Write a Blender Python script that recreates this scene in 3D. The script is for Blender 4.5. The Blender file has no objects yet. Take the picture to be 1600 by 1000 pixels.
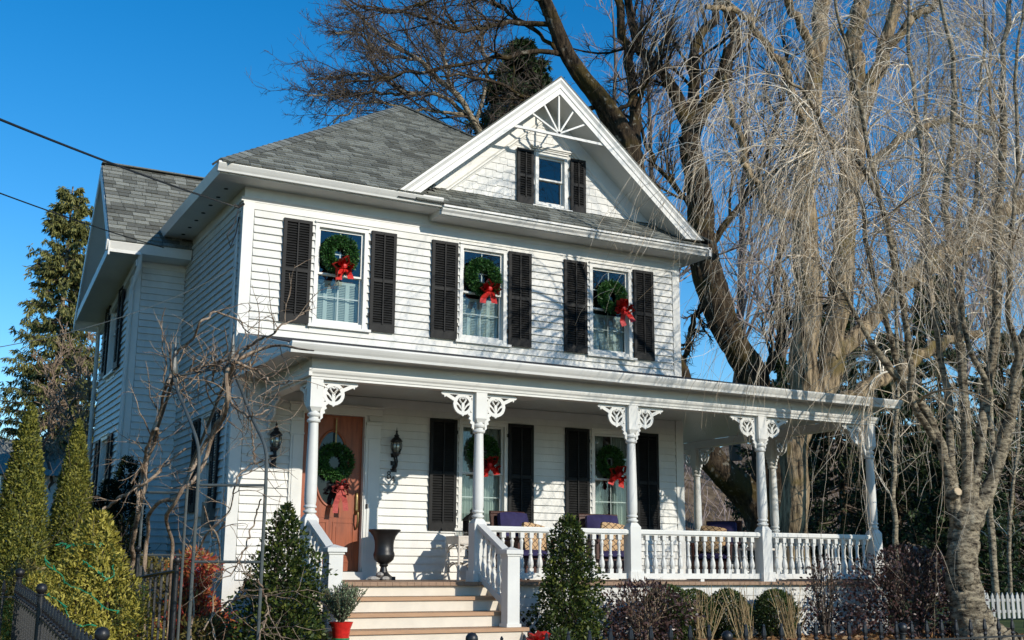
import bpy, math, random
import numpy as np
from mathutils import Vector, Matrix
random.seed(7); RNG = np.random.default_rng(11)
R = math.radians
scn = bpy.context.scene
col = scn.collection

# ------------------------------------------------------------------ camera
CX, CY, CZ = -3.8632, -14.7903, 0.1891
YAW, PITCH, ROLL, FOC = 0.49210, 0.20928, -0.006297, 1809.5
def cam_axes():
    cy, sy, cp, sp = math.cos(YAW), math.sin(YAW), math.cos(PITCH), math.sin(PITCH)
    r = Vector((cy, -sy, 0)); f = Vector((sy*cp, cy*cp, sp)); u = r.cross(f)
    c, s = math.cos(ROLL), math.sin(ROLL)
    return r*c - u*s, r*s + u*c, f
cr, cu, cf = cam_axes()
cd = bpy.data.cameras.new('camera'); cam = bpy.data.objects.new('camera', cd); col.objects.link(cam)
m = Matrix((cr, cu, -cf)).transposed().to_4x4(); m.translation = (CX, CY, CZ)
cam.matrix_world = m
cd.sensor_fit = 'HORIZONTAL'; cd.sensor_width = 36; cd.lens = FOC/1600*36; cd.clip_end = 2000; cd.clip_start = .1
scn.camera = cam
# ------------------------------------------------------------------ light
SUN = Vector((.36, -1.0, .47)).normalized()          # towards the sun
w = bpy.data.worlds.new('World'); scn.world = w; w.use_nodes = True
nt = w.node_tree; nt.nodes.clear()
sky = nt.nodes.new('ShaderNodeTexSky'); sky.sky_type = 'NISHITA'; sky.sun_disc = False
sky.sun_elevation = math.asin(SUN.z); sky.sun_rotation = math.atan2(SUN.x, SUN.y)
sky.air_density = 1.0; sky.dust_density = 0.0; sky.ozone_density = 3.0; sky.altitude = 0
bg = nt.nodes.new('ShaderNodeBackground'); bg.inputs[1].default_value = .144
hs = nt.nodes.new('ShaderNodeHueSaturation'); hs.inputs['Saturation'].default_value = 1.4
wo = nt.nodes.new('ShaderNodeOutputWorld')
nt.links.new(sky.outputs[0], hs.inputs['Color']); nt.links.new(hs.outputs[0], bg.inputs[0]); nt.links.new(bg.outputs[0], wo.inputs[0])
sd = bpy.data.lights.new('sun', 'SUN'); sd.energy = 3.6; sd.angle = R(.5); sd.color = (1, .925, .80)
so = bpy.data.objects.new('sun', sd); col.objects.link(so); so.location = (8, -30, 25)
so.rotation_euler = SUN.to_track_quat('Z', 'Y').to_euler()
scn.view_settings.view_transform = 'Standard'; scn.view_settings.look = 'None'
scn.view_settings.exposure = 0.23; scn.view_settings.gamma = 1.0; scn.view_settings.use_curve_mapping = False

# ------------------------------------------------------------------ helpers
def at(px, py, y=None, D=None, x=None):
    """a pixel of the 1600 px photograph as a point of the place, on the plane y (or x) or at distance D"""
    d = cf + cr*((px-800)/FOC) + cu*((500-py)/FOC)
    o = Vector((CX, CY, CZ))
    t = D if D is not None else ((y-CY)/d.y if y is not None else (x-CX)/d.x)
    return o + d*t

def wloc(o):
    p = Vector((0, 0, 0))
    while o is not None: p = p + o.location; o = o.parent
    return p
def link(name, me, parent=None, loc=(0, 0, 0), kind=None):
    o = bpy.data.objects.new(name, me); col.objects.link(o)
    if parent is not None:
        o.parent = parent; o.location = Vector(loc) - wloc(parent)
    else: o.location = loc
    if kind: o['kind'] = kind
    return o
def tag(o, label, cat, group=None, kind=None):
    o['label'] = label; o['category'] = cat
    if group: o['group'] = group
    if kind: o['kind'] = kind
    return o
def thing(name, loc, label, cat, group=None):
    o = link(name, None, None, loc); o.empty_display_size = .2
    return tag(o, label, cat, group)
def children(o): return [c for c in bpy.data.objects if c.parent == o]
def copy_tree(o, parent=None):
    c = o.copy(); col.objects.link(c)
    if parent is not None: c.parent = parent
    for ch in children(o): copy_tree(ch, c)
    return c

class MB:
    def __init__(s, T=None): s.v = []; s.f = []; s.T = T
    def add(s, vs, fs):
        n = len(s.v)
        s.v += [tuple(s.T(*p)) if s.T else tuple(p) for p in vs]
        s.f += [tuple(i+n for i in f) for f in fs]; return s
    def box(s, x0, x1, y0, y1, z0, z1):
        return s.add([(x0,y0,z0),(x1,y0,z0),(x1,y1,z0),(x0,y1,z0),(x0,y0,z1),(x1,y0,z1),(x1,y1,z1),(x0,y1,z1)],
            [(3,2,1,0),(4,5,6,7),(0,1,5,4),(1,2,6,5),(2,3,7,6),(3,0,4,7)])
    def bar(s, a, b, w, h, up=(0, 0, 1)):
        a, b = Vector(a), Vector(b); t = (b-a).normalized(); up = Vector(up)
        sd_ = t.cross(up)
        if sd_.length < 1e-5: sd_ = t.cross(Vector((1, 0, 0)))
        sd_.normalize(); u = sd_.cross(t).normalized(); sd_ = sd_*w/2; u = u*h/2
        return s.add([a-sd_-u,a+sd_-u,a+sd_+u,a-sd_+u,b-sd_-u,b+sd_-u,b+sd_+u,b-sd_+u],
            [(3,2,1,0),(4,5,6,7),(0,1,5,4),(1,2,6,5),(2,3,7,6),(3,0,4,7)])
    def ext(s, poly, o, u, v, n):
        """polygon (u,v) at o, extruded by the vector n"""
        o, u, v, n = map(Vector, (o, u, v, n)); k = len(poly)
        P = [o+u*a+v*b for a, b in poly]
        return s.add(P+[p+n for p in P], [tuple(range(k))[::-1], tuple(range(k, 2*k))]+[(i,(i+1)%k,k+(i+1)%k,k+i) for i in range(k)])
    def lathe(s, prof, c=(0, 0, 0), seg=12, cap=True):
        vs = []; fs = []
        for r, z in prof:
            for i in range(seg):
                a = 2*math.pi*(i+.5)/seg; vs.append((c[0]+r*math.cos(a), c[1]+r*math.sin(a), c[2]+z))
        for k in range(len(prof)-1):
            for i in range(seg):
                j = (i+1)%seg; fs.append((k*seg+i, k*seg+j, (k+1)*seg+j, (k+1)*seg+i))
        if cap:
            fs.append(tuple(range(seg))[::-1]); fs.append(tuple(range((len(prof)-1)*seg, len(prof)*seg)))
        return s.add(vs, fs)
    def tube(s, pts, rad, S=6, closed=False):
        n = len(pts); pts = [Vector(p) for p in pts]
        if not hasattr(rad, '__len__'): rad = [rad]*n
        vs = []; a = None
        for i, p in enumerate(pts):
            t = (pts[(i+1)%n if closed else min(i+1, n-1)]-pts[(i-1)%n if closed else max(i-1, 0)]).normalized()
            if a is None: a = t.orthogonal()
            a = (a-t*a.dot(t)).normalized(); b = t.cross(a)
            for k in range(S):
                q = 2*math.pi*k/S; vs.append(p+(a*math.cos(q)+b*math.sin(q))*rad[i])
        fs = []
        for i in range(n if closed else n-1):
            j = (i+1)%n
            for k in range(S): l = (k+1)%S; fs.append((i*S+k, i*S+l, j*S+l, j*S+k))
        if not closed: fs += [tuple(range(S))[::-1], tuple(range((n-1)*S, n*S))]
        return s.add(vs, fs)
    def mesh(s, name, mt, smooth=False, bevel=0):
        me = bpy.data.meshes.new(name); me.from_pydata(s.v, [], s.f)
        if mt is not None: me.materials.append(mt)
        if smooth:
            me.polygons.foreach_set('use_smooth', [True]*len(me.polygons))
            try: me.set_sharp_from_angle(angle=R(40))
            except Exception: pass
        return me
    def build(s, name, mt, parent=None, loc=(0, 0, 0), smooth=False, kind=None):
        return link(name, s.mesh(name, mt, smooth), parent, loc, kind)

def np_mesh(name, V, F, mt, smooth=False):
    """V (n,3), F (m,k) with one k"""
    me = bpy.data.meshes.new(name); V = np.ascontiguousarray(V, np.float32); F = np.ascontiguousarray(F, np.int32)
    me.vertices.add(len(V)); me.vertices.foreach_set('co', V.ravel())
    k = F.shape[1]; me.loops.add(F.size); me.loops.foreach_set('vertex_index', F.ravel())
    me.polygons.add(len(F)); me.polygons.foreach_set('loop_start', np.arange(0, F.size, k, dtype=np.int32))
    if smooth: me.polygons.foreach_set('use_smooth', np.ones(len(F), bool))
    me.update(calc_edges=True); me.materials.append(mt)
    return me

# ------------------------------------------------------------------ materials
def new_mat(name):
    m = bpy.data.materials.new(name); m.use_nodes = True; n = m.node_tree
    b = n.nodes['Principled BSDF']; return m, n, b
def sock(b, k): return b.inputs[k]
def M(name, c, rough=.6, var=.12, scale=4, bump=.0, bscale=60, spec=.4, c2=None, metal=0, stretch=None, rnd=0):
    m, n, b = new_mat(name); L = n.links.new
    tc = n.nodes.new('ShaderNodeTexCoord'); src = tc.outputs['Object']
    if stretch:
        mp = n.nodes.new('ShaderNodeMapping'); mp.inputs['Scale'].default_value = stretch; L(src, mp.inputs[0]); src = mp.outputs[0]
    nz = n.nodes.new('ShaderNodeTexNoise'); nz.inputs['Scale'].default_value = scale; nz.inputs['Detail'].default_value = 6; nz.inputs['Roughness'].default_value = .65
    L(src, nz.inputs['Vector'])
    rp = n.nodes.new('ShaderNodeValToRGB'); rp.color_ramp.elements[0].position = .32; rp.color_ramp.elements[1].position = .68
    a = tuple(x*(1-var) for x in c); d = c2 if c2 else tuple(min(1, x*(1+var)) for x in c)
    rp.color_ramp.elements[0].color = (*a, 1); rp.color_ramp.elements[1].color = (*d, 1)
    L(nz.outputs['Fac'], rp.inputs[0]); out = rp.outputs[0]
    if rnd:
        oi = n.nodes.new('ShaderNodeObjectInfo'); ge = n.nodes.new('ShaderNodeNewGeometry')
        ad = n.nodes.new('ShaderNodeMath'); ad.operation = 'ADD'; L(oi.outputs['Random'], ad.inputs[0]); L(ge.outputs['Random Per Island'], ad.inputs[1])
        fr = n.nodes.new('ShaderNodeMath'); fr.operation = 'FRACT'; L(ad.outputs[0], fr.inputs[0])
        mr = n.nodes.new('ShaderNodeMapRange'); mr.inputs[3].default_value = 1-rnd; mr.inputs[4].default_value = 1+rnd; L(fr.outputs[0], mr.inputs[0])
        vm = n.nodes.new('ShaderNodeVectorMath'); vm.operation = 'SCALE'; L(out, vm.inputs[0]); L(mr.outputs[0], vm.inputs['Scale']); out = vm.outputs[0]
    L(out, b.inputs['Base Color'])
    b.inputs['Roughness'].default_value = rough; b.inputs['Specular IOR Level'].default_value = spec; b.inputs['Metallic'].default_value = metal
    if bump:
        n2 = n.nodes.new('ShaderNodeTexNoise'); n2.inputs['Scale'].default_value = bscale; n2.inputs['Detail'].default_value = 5; L(src, n2.inputs['Vector'])
        bp = n.nodes.new('ShaderNodeBump'); bp.inputs['Strength'].default_value = bump; bp.inputs['Distance'].default_value = .01
        L(n2.outputs['Fac'], bp.inputs['Height']); L(bp.outputs[0], b.inputs['Normal'])
    return m
def LEAF(name, cols, rough=.5, trans=.25, spec=.4):
    """leaf material: each leaf (mesh island) takes its own tone"""
    m, n, b = new_mat(name); L = n.links.new
    ge = n.nodes.new('ShaderNodeNewGeometry'); rp = n.nodes.new('ShaderNodeValToRGB'); e = rp.color_ramp.elements
    while len(e) < len(cols): e.new(.5)
    for i, c in enumerate(cols): e[i].position = i/(len(cols)-1); e[i].color = (*c, 1)
    L(ge.outputs['Random Per Island'], rp.inputs[0]); L(rp.outputs[0], b.inputs['Base Color'])
    b.inputs['Roughness'].default_value = rough; b.inputs['Specular IOR Level'].default_value = spec
    if trans:
        t = n.nodes.new('ShaderNodeBsdfTranslucent'); L(rp.outputs[0], t.inputs[0]); mx = n.nodes.new('ShaderNodeMixShader'); mx.inputs[0].default_value = trans
        L(b.outputs[0], mx.inputs[1]); L(t.outputs[0], mx.inputs[2]); L(mx.outputs[0], n.nodes['Material Output'].inputs[0])
    return m
def GLASS(name, tint=(.9, .95, .95), refl=.22):
    m, n, b = new_mat(name); L = n.links.new; n.nodes.remove(b)
    tr = n.nodes.new('ShaderNodeBsdfTransparent'); tr.inputs[0].default_value = (*tint, 1)
    gl = n.nodes.new('ShaderNodeBsdfGlossy'); gl.inputs['Roughness'].default_value = .015
    nz = n.nodes.new('ShaderNodeTexNoise'); nz.inputs['Scale'].default_value = 3; bp = n.nodes.new('ShaderNodeBump'); bp.inputs['Strength'].default_value = .04
    tc = n.nodes.new('ShaderNodeTexCoord'); L(tc.outputs['Object'], nz.inputs['Vector']); L(nz.outputs['Fac'], bp.inputs['Height']); L(bp.outputs[0], gl.inputs['Normal'])
    lw = n.nodes.new('ShaderNodeLayerWeight'); lw.inputs[0].default_value = .25
    ad = n.nodes.new('ShaderNodeMath'); ad.operation = 'ADD'; ad.inputs[1].default_value = refl; ad.use_clamp = True; L(lw.outputs['Fresnel'], ad.inputs[0])
    mx = n.nodes.new('ShaderNodeMixShader'); L(ad.outputs[0], mx.inputs[0]); L(tr.outputs[0], mx.inputs[1]); L(gl.outputs[0], mx.inputs[2]); L(mx.outputs[0], n.nodes['Material Output'].inputs[0])
    return m
def BARK(name, c1, c2, moss=None, scale=9, mossamt=.5, lich=None, st=(1, 1, .16)):
    m, n, b = new_mat(name); L = n.links.new
    tc = n.nodes.new('ShaderNodeTexCoord'); mp = n.nodes.new('ShaderNodeMapping'); mp.inputs['Scale'].default_value = st; L(tc.outputs['Object'], mp.inputs[0])
    nz = n.nodes.new('ShaderNodeTexNoise'); nz.inputs['Scale'].default_value = scale*1.6; nz.inputs['Detail'].default_value = 7; nz.inputs['Roughness'].default_value = .7; L(mp.outputs[0], nz.inputs['Vector'])
    rp = n.nodes.new('ShaderNodeValToRGB'); e = rp.color_ramp.elements; e[0].position = .38; e[1].position = .62; e[0].color = (*c1, 1); e[1].color = (*c2, 1); L(nz.outputs['Fac'], rp.inputs[0])
    out = rp.outputs[0]
    for cc, sc, lo in ((moss, 1.3, .62-mossamt*.3), (lich, 7, .6)):
        if cc is None: continue
        n2 = n.nodes.new('ShaderNodeTexNoise'); n2.inputs['Scale'].default_value = sc; n2.inputs['Detail'].default_value = 5; L(tc.outputs['Object'], n2.inputs['Vector'])
        r2 = n.nodes.new('ShaderNodeValToRGB'); r2.color_ramp.elements[0].position = lo; r2.color_ramp.elements[1].position = lo+.1; L(n2.outputs['Fac'], r2.inputs[0])
        mx = n.nodes.new('ShaderNodeMix'); mx.data_type = 'RGBA'; L(r2.outputs[0], mx.inputs[0]); L(out, mx.inputs[6]); mx.inputs[7].default_value = (*cc, 1); out = mx.outputs[2]
    L(out, b.inputs['Base Color']); b.inputs['Roughness'].default_value = .95; b.inputs['Specular IOR Level'].default_value = .15
    bp = n.nodes.new('ShaderNodeBump'); bp.inputs['Strength'].default_value = 1; bp.inputs['Distance'].default_value = .05; L(nz.outputs['Fac'], bp.inputs['Height']); L(bp.outputs[0], b.inputs['Normal'])
    return m

WHITE = M('white_paint', (.655, .645, .605), .5, .08, 2.6, .2, 30, rnd=.04, stretch=(1.6, 1.6, .5))
TRIM = M('white_trim_paint', (.66, .652, .612), .45, .06, 3, .06, 25)
CREAM = M('cream_riser_paint', (.64, .58, .48), .55, .08, 4, .05, 30)
CEIL = M('blue_grey_ceiling_paint', (.50, .55, .54), .35, .04, 2)
SHUT = M('charcoal_shutter_paint', (.0135, .0135, .0135), .6, .3, 6, .1, 40, spec=.2)
SHING = M('grey_asphalt_shingle', (.19, .195, .172), .95, .3, 45, .7, 300, spec=.12, rnd=.42)
UNDER = M('dark_roof_felt', (.03, .03, .032), .95)
DECK = M('brown_deck_boards', (.30, .19, .12), .6, .2, 5, .2, 50, stretch=(1, 8, 8))
TREAD = M('tan_stair_tread', (.42, .25, .14), .6, .12, 5, .1, 50, stretch=(1, 8, 8))
WOOD = M('red_brown_door_wood', (.28, .066, .02), .38, .3, 3, .05, 40, stretch=(7, 7, .7))
FENCE_SHADE = M('shade_greyed_fence_paint', (.40, .40, .38), .8, .25, 8, .3, 40, rnd=.15, stretch=(3, 3, .6))  # streaky white fence paint, greyed to put tree shade into the colour
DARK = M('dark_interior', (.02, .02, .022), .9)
IRON = M('black_iron', (.013, .013, .014), .42, .25, 20, .15, 90, spec=.5)
GALV = M('grey_painted_steel', (.075, .085, .08), .45, .2, 8, .1, 60, spec=.5)
BRASS = M('aged_brass', (.25, .18, .08), .4, .3, 30, metal=.8)
PANE = GLASS('window_glass', (.75, .82, .82), .075)
SHEER = M('pale_sheer_curtain', (.46, .51, .46), .9, .06, 3, stretch=(9, 9, .4))
PLANT = M('pale_interior_shutter', (.46, .52, .48), .5, .03)
RED = M('red_ribbon', (.55, .02, .015), .4, .25, 25, .1, 50)
REDPLAID = M('dusty_red_ribbon', (.38, .06, .05), .7, .3, 40)
WREATH = LEAF('wreath_needles', [(.009, .035, .008), (.022, .08, .018), (.045, .14, .03), (.085, .20, .045)], .5, .1)
NAVY = M('navy_cushion', (.022, .018, .075), .85, .2, 20, .1, 200)
WICK = M('dark_brown_wicker', (.06, .022, .015), .5, .35, 60, .4, 120)
WWICK = M('white_wicker', (.62, .56, .48), .6, .12, 30, .3, 120)
# ================================================================== THE SETTING (ground)
def gz(x, y):
    """height of the ground"""
    if y > -3.2: z = -.74
    elif y > -8.2: z = -.74-(-3.2-y)/5*.30
    elif y > -10.6: z = -1.04-(-8.2-y)/2.4*.12
    else: z = -1.32
    if y > 4: z += .012*(y-4)
    return z
GRASS = M('winter_lawn', (.035, .065, .016), .9, .35, 1.5, .6, 40, spec=.1, c2=(.09, .11, .035))
MULCH = M('leaf_mulch', (.07, .04, .022), .95, .5, 14, .8, 60, spec=.1, c2=(.20, .11, .05))
ys = [-400, -60, -30, -18, -15, -10.62, -10.6, -9.4, -8.2, -5.7, -3.2, -1, 4, 12, 30, 60, 400]
xs = [-400, -80, -30, -12, -6, 0, 6, 12, 18, 30, 80, 400]
gb = MB(); gb.add([(x, y, gz(x, min(y, 60))) for y in ys for x in xs],
    [(j*len(xs)+i, j*len(xs)+i+1, (j+1)*len(xs)+i+1, (j+1)*len(xs)+i) for j in range(len(ys)-1) for i in range(len(xs)-1)])
gb.build('ground', GRASS, kind='structure')
b = MB(); b.add([(-6, -8.3, gz(0, -8.3)+.006), (11, -8.3, gz(0, -8.3)+.006), (11, -3.2, -.734), (-6, -3.2, -.734), (11, 0, -.734), (-6, 0, -.734)], [(0, 1, 2, 3), (3, 2, 4, 5)])
b.build('planting_bed', MULCH, kind='structure')
ASPH = M('asphalt', (.05, .05, .05), .9, .25, 30, .4, 200)
CONC = M('concrete', (.33, .32, .30), .85, .12, 6, .3, 90)
b = MB(); b.add([(-400, -18, -1.31), (400, -18, -1.31), (400, -10.9, -1.31), (-400, -10.9, -1.31)], [(0, 1, 2, 3)]); b.build('road', ASPH, kind='structure')
MB().box(-400, 400, -10.9, -10.62, -1.5, -1.17).build('kerb', CONC, kind='structure')
b = MB(); b.add([(-400, -10.62, -1.165), (400, -10.62, -1.165), (400, -8.75, -1.06), (-400, -8.75, -1.06)], [(0, 1, 2, 3)]); b.build('pavement', CONC, kind='structure')

# ================================================================== THE HOUSE
house = thing('farmhouse', (3.6, 3.0, -.74), 'white two-storey clapboard house with grey shingle roof, black shutters and wrap-around porch', 'house')
FT = lambda u, d, z: (u, d, z)                      # front wall, d<0 outwards
LT = lambda u, d, z: (d, u, z)                      # left wall of the main block
WX, WL, WY1 = -.80, 3.35, 6.0                       # wing: left wall, front wall, rear
WF = lambda u, d, z: (u, WL+d, z)
WS = lambda u, d, z: (WX+d, u, z)
W = 7.09

def slab(mb, u0, u1, z0, z1, holes, d0, d1):
    us = sorted({u0, u1, *[h[0] for h in holes], *[h[1] for h in holes]}); zs = sorted({z0, z1, *[h[2] for h in holes], *[h[3] for h in holes]})
    us = [u for u in us if u0 <= u <= u1]; zs = [z for z in zs if z0 <= z <= z1]
    for a, b_ in zip(us, us[1:]):
        for c, d in zip(zs, zs[1:]):
            mu, mz = (a+b_)/2, (c+d)/2
            if any(h[0] < mu < h[1] and h[2] < mz < h[3] for h in holes): continue
            mb.box(a, b_, d0, d1, c, d)
GX = .03
def hole(x0, x1, zb, zt): return (x0-GX, x1+GX, zb-GX, zt+GX)
UPW = [(1.07, 1.671), (3.271, 3.872), (5.494, 6.095)]; UZ = (3.462, 4.708)
LOW = [(3.30, 3.91), (5.507, 6.117)]; LZ = (.80, 2.12)
holes = [hole(*a, *UZ) for a in UPW]+[hole(*a, *LZ) for a in LOW]+[(.925, 1.81, -.05, 2.18)]
gh = hole(4.53, 4.93, 5.68, 6.365)
wall = MB(); slab(wall, 0, W, -.8, 5.2, holes, .0, .10)
wall.box(W-.10, W, .1, 7.6, -.8, 5.2); wall.box(0, W, 7.5, 7.6, -.8, 5.2)
fw = wall.build('front_wall', WHITE, house)
lwh = [hole(1.0, 1.5, .95, 2.15)]
lw = MB(LT); slab(lw, .1, 7.5, -.8, 5.2, lwh, .0, .1); leftw = lw.build('side_wall', WHITE, house)
wsh = [hole(4.4, 4.95, 3.3, 4.45), hole(4.4, 4.95, .9, 2.1)]
ww = MB(WF); ww.box(WX, 0, 0, .1, -.8, 4.95); ww.T = WS; slab(ww, WL+.1, WY1, -.8, 4.9, wsh, 0, .1)
ww.ext([(WL, 4.9), (WY1, 4.4), (WY1, 4.45), (4.3, 6.3), (WL, 5.0)], (0, .0, 0), (1, 0, 0), (0, 0, 1), (0, .1, 0))
ww.T = None; ww.box(WX, 0, WY1-.1, WY1, -.8, 4.5)
wingw = ww.build('wing_wall', WHITE, house)
# dark rooms behind the windows
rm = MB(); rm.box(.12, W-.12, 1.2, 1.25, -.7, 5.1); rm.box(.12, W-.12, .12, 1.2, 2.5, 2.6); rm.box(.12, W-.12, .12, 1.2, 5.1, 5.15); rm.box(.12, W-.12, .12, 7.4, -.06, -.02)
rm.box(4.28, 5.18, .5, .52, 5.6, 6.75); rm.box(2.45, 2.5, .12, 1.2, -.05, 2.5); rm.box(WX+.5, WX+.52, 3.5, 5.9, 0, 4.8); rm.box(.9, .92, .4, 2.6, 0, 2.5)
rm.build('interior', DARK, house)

# clapboards ---------------------------------------------------------------
boards = []
def clap(parent, T, u0, u1, z0, z1, hs, e=.105, joints=True):
    n = max(1, round((z1-z0)/e)); e = (z1-z0)/n
    for k in range(n):
        za, zb = z0+k*e, z0+(k+1)*e
        cuts = sorted([(h[0]-.05, h[1]+.05) for h in hs if h[2] < zb and h[3] > za])
        segs = []; a = u0
        for c, d in cuts:
            if c > a+.03: segs.append((a, min(c, u1)))
            a = max(a, d)
        if a < u1-.03: segs.append((a, u1))
        for a, c in segs:
            if joints and c-a > 2.4 and random.random() < .7:
                q = a+(c-a)*random.uniform(.3, .7); boards.append((parent, T, a, q-.002, za, zb)); boards.append((parent, T, q+.002, c, za, zb))
            else: boards.append((parent, T, a, c, za, zb))
clap(fw, FT, .13, W-.12, 0.0, 2.32, holes)
clap(fw, FT, .13, W-.12, 3.14, 4.86, holes)
clap(leftw, LT, .10, WL, -.35, 4.86, lwh)
clap(wingw, WF, WX+.12, -.02, -.35, 4.72, [])
clap(wingw, WS, WL+.12, WY1-.1, -.35, 4.3, wsh)
cam_p = Vector((CX, CY, CZ))
def bdist(b): return (Vector(b[1]((b[2]+b[3])/2, 0, (b[4]+b[5])/2))-cam_p).length
def board_geo(mb, b, j=0):
    p, T, a, c, za, zb = b; q = .033+j; mb.T = T
    mb.add([(a, -.001, za), (a, -q, za), (a, -.005, zb+.008), (a, -.001, zb+.008), (c, -.001, za), (c, -q, za), (c, -.005, zb+.008), (c, -.001, zb+.008)],
        [(0, 1, 2, 3), (7, 6, 5, 4), (1, 5, 6, 2), (0, 4, 5, 1), (2, 6, 7, 3)])
boards.sort(key=bdist)
for b_ in boards[:298]:
    q = MB(); board_geo(q, b_, random.uniform(-.002, .002)); q.build('clapboard', WHITE, b_[0])
for par in (fw, leftw, wingw):
    rest = [b_ for b_ in boards[298:] if b_[0] is par]
    if rest:
        q = MB()
        for b_ in rest: board_geo(q, b_, random.uniform(-.002, .002))
        q.build('far_clapboards', WHITE, par, kind='stuff')
# corner boards, frieze, mouldings ------------------------------------------
q = MB(); q.box(-.028, .12, -.028, .0, -.62, 4.995); q.box(-.028, .0, .0, .10, -.62, 4.995); q.build('corner_board', TRIM, fw)
q = MB(); q.box(W-.11, W+.028, -.028, 0, -.62, 4.995); q.box(W, W+.028, .0, .10, -.62, 4.995); q.build('corner_board', TRIM, fw)
q = MB(); q.box(WX-.028, WX+.11, WL-.028, WL, -.62, 4.72); q.box(WX-.028, WX, WL, WL+.12, -.62, 4.72); q.build('corner_board', TRIM, wingw)
q = MB(); q.box(-.015, W+.015, -.016, -.001, 4.99, 5.16); q.box(-.016, -.001, -.0, 7.0, 4.99, 5.16); q.build('frieze_board', TRIM, fw)
q = MB(); q.box(-.02, W+.02, -.024, 0, 4.855, 4.955)
q.ext([(-.03, 4.95), (-.03, 4.965), (-.05, 4.985), (-.06, 5.0), (0, 5.0), (0, 4.95)], (-.06, 0, 0), (0, 1, 0), (0, 0, 1), (W+.12, 0, 0))
q.box(-.024, 0, .0, WL, 4.855, 4.955); q.box(-.05, -.001, -.02, WL, 4.955, 5.0); q.build('architrave', TRIM, fw)
q = MB(); q.box(WX-.02, 0, WL-.024, WL, 4.70, 4.80); q.build('architrave', TRIM, wingw)
MB().box(-.02, W+.02, -.03, .0, 3.10, 3.16).build('belt_board', TRIM, fw)
q = MB(); q.box(.13, W-.12, -.02, 0, 2.31, 2.43); q.build('porch_frieze_board', TRIM, fw)

# ------------------------------------------------------------------ roofs
AP = Vector((3.745, 3.745, 8.41)); EZ = 5.28
roof = MB()
c0, c1, c2, c3 = (-.5, -.5, EZ), (7.42, -.5, EZ), (7.42, 7.99, EZ), (-.5, 7.99, EZ)
VP_ = (4.606, 2.53, 7.51)
roof.add([c0, c1, c2, c3, AP, (2.05, -.5, EZ), VP_], [(0, 5, 6, 4), (6, 1, 4), (1, 2, 4), (2, 3, 4), (3, 0, 4)])
PK = Vector((4.606, -.5, 7.51)); GL = Vector((1.99, -.5, 5.277)); GR = Vector((7.235, -.5, 5.273))
roof.add([GL, PK, PK+Vector((0, 3.1, 0)), GL+Vector((0, .1, 0)), GR, GR+Vector((0, 1.2, 0))], [(0, 1, 2, 3), (1, 4, 5, 2)])
mroof = roof.build('roof', UNDER, house)
wr = MB(); RX = -1.27; WPK = (4.33, 6.60); WFE = (2.85, 4.95); WRE = (6.05, 4.30)
wr.add([(RX, *WFE), (RX, *WPK), (1.6, *WPK), (.0, *WFE), (RX, *WRE), (1.6, *WRE)], [(0, 1, 2, 3), (1, 4, 5, 2)])
wroof = wr.build('wing_roof', UNDER, house)
shing = []
def shingles(parent, o, u, v, n, L, lo, hi, e=.108, wd=.215):
    """rows up the slope v from o; lo/hi give the ends of a row at height s"""
    k = 0; s = 0
    while s < L:
        a, b_ = lo(s+e*.5), hi(s+e*.5); x = a-random.uniform(0, wd)
        while x < b_:
            w_ = wd*random.choice((.7, .85, 1, 1, 1.25)); x0, x1 = max(x, a), min(x+w_-.006, b_)
            if x1-x0 > .04: shing.append((parent, o, u, v, n, x0, x1, s-.012, min(e+.02, L-s), random.uniform(.012, .022)))
            x += w_
        s += e
def shing_geo(mb, t):
    p, o, u, v, n, x0, x1, s, e, h = t
    a, b_ = u*x0, u*x1; c, d = o+v*s, o+v*(s+e)
    vs = [c+a+n*.004, c+b_+n*.004, d+b_+n*.004, d+a+n*.004, c+a+n*(h+.007), c+b_+n*(h+.007), d+b_+n*.006, d+a+n*.006]
    mb.add(vs, [(4, 5, 6, 7), (0, 1, 5, 4), (1, 2, 6, 5), (3, 0, 4, 7)])
def frame(o, u, v):
    u, v = Vector(u).normalized(), Vector(v); L = v.length; v = v.normalized(); n = u.cross(v).normalized()
    if n.z < 0: n = -n
    return Vector(o), u, v, n, L
vmid = AP-Vector((AP.x, -.5, EZ)); o, u, v, n, L = frame((0, -.5, EZ), (1, 0, 0), vmid)
def main_hi(s):
    y = s*v.y; val = 1.99+y*.863+.35
    hipx = 7.42-(7.42-AP.x)*s/L
    return min(val if y < 3.0 else 99, hipx)
shingles(mroof, o, u, v, n, L, lambda s: -.5+(AP.x+.5)*s/L, main_hi)
wv = Vector((0, WPK[0]-WFE[0], WPK[1]-WFE[1])); o, u, v, n, L = frame((0, *WFE), (1, 0, 0), wv)
shingles(wroof, o, u, v, n, L, lambda s: RX, lambda s: .35)
o, u, v, n, L = frame((0, -.49, 5.205), (1, 0, 0), (0, .49, .40)); pv = (o, u, v, n, L)
pent = MB(); pent.add([(2.0, -.49, 5.2), (7.4, -.49, 5.2), (7.4, .0, 5.6), (2.0, .0, 5.6)], [(0, 1, 2, 3)]); proof = pent.build('pent_roof', UNDER, house)
shingles(proof, o, u, v, n, L, lambda s: 2.2+s*1.0, lambda s: 7.40-s*.9, .10)
def sdist(t): return (t[1]+t[2]*(t[5]+t[6])/2+t[3]*t[7]-cam_p).length/(t[6]-t[5])**.5
shing.sort(key=sdist)
for t in shing[:270]:
    q = MB(); shing_geo(q, t); q.build('shingle', SHING, t[0])
for par in (mroof, wroof, proof):
    q = MB()
    for t in shing[270:]:
        if t[0] is par: shing_geo(q, t)
    if q.v: q.build('far_shingles', SHING, par, kind='stuff')
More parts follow.
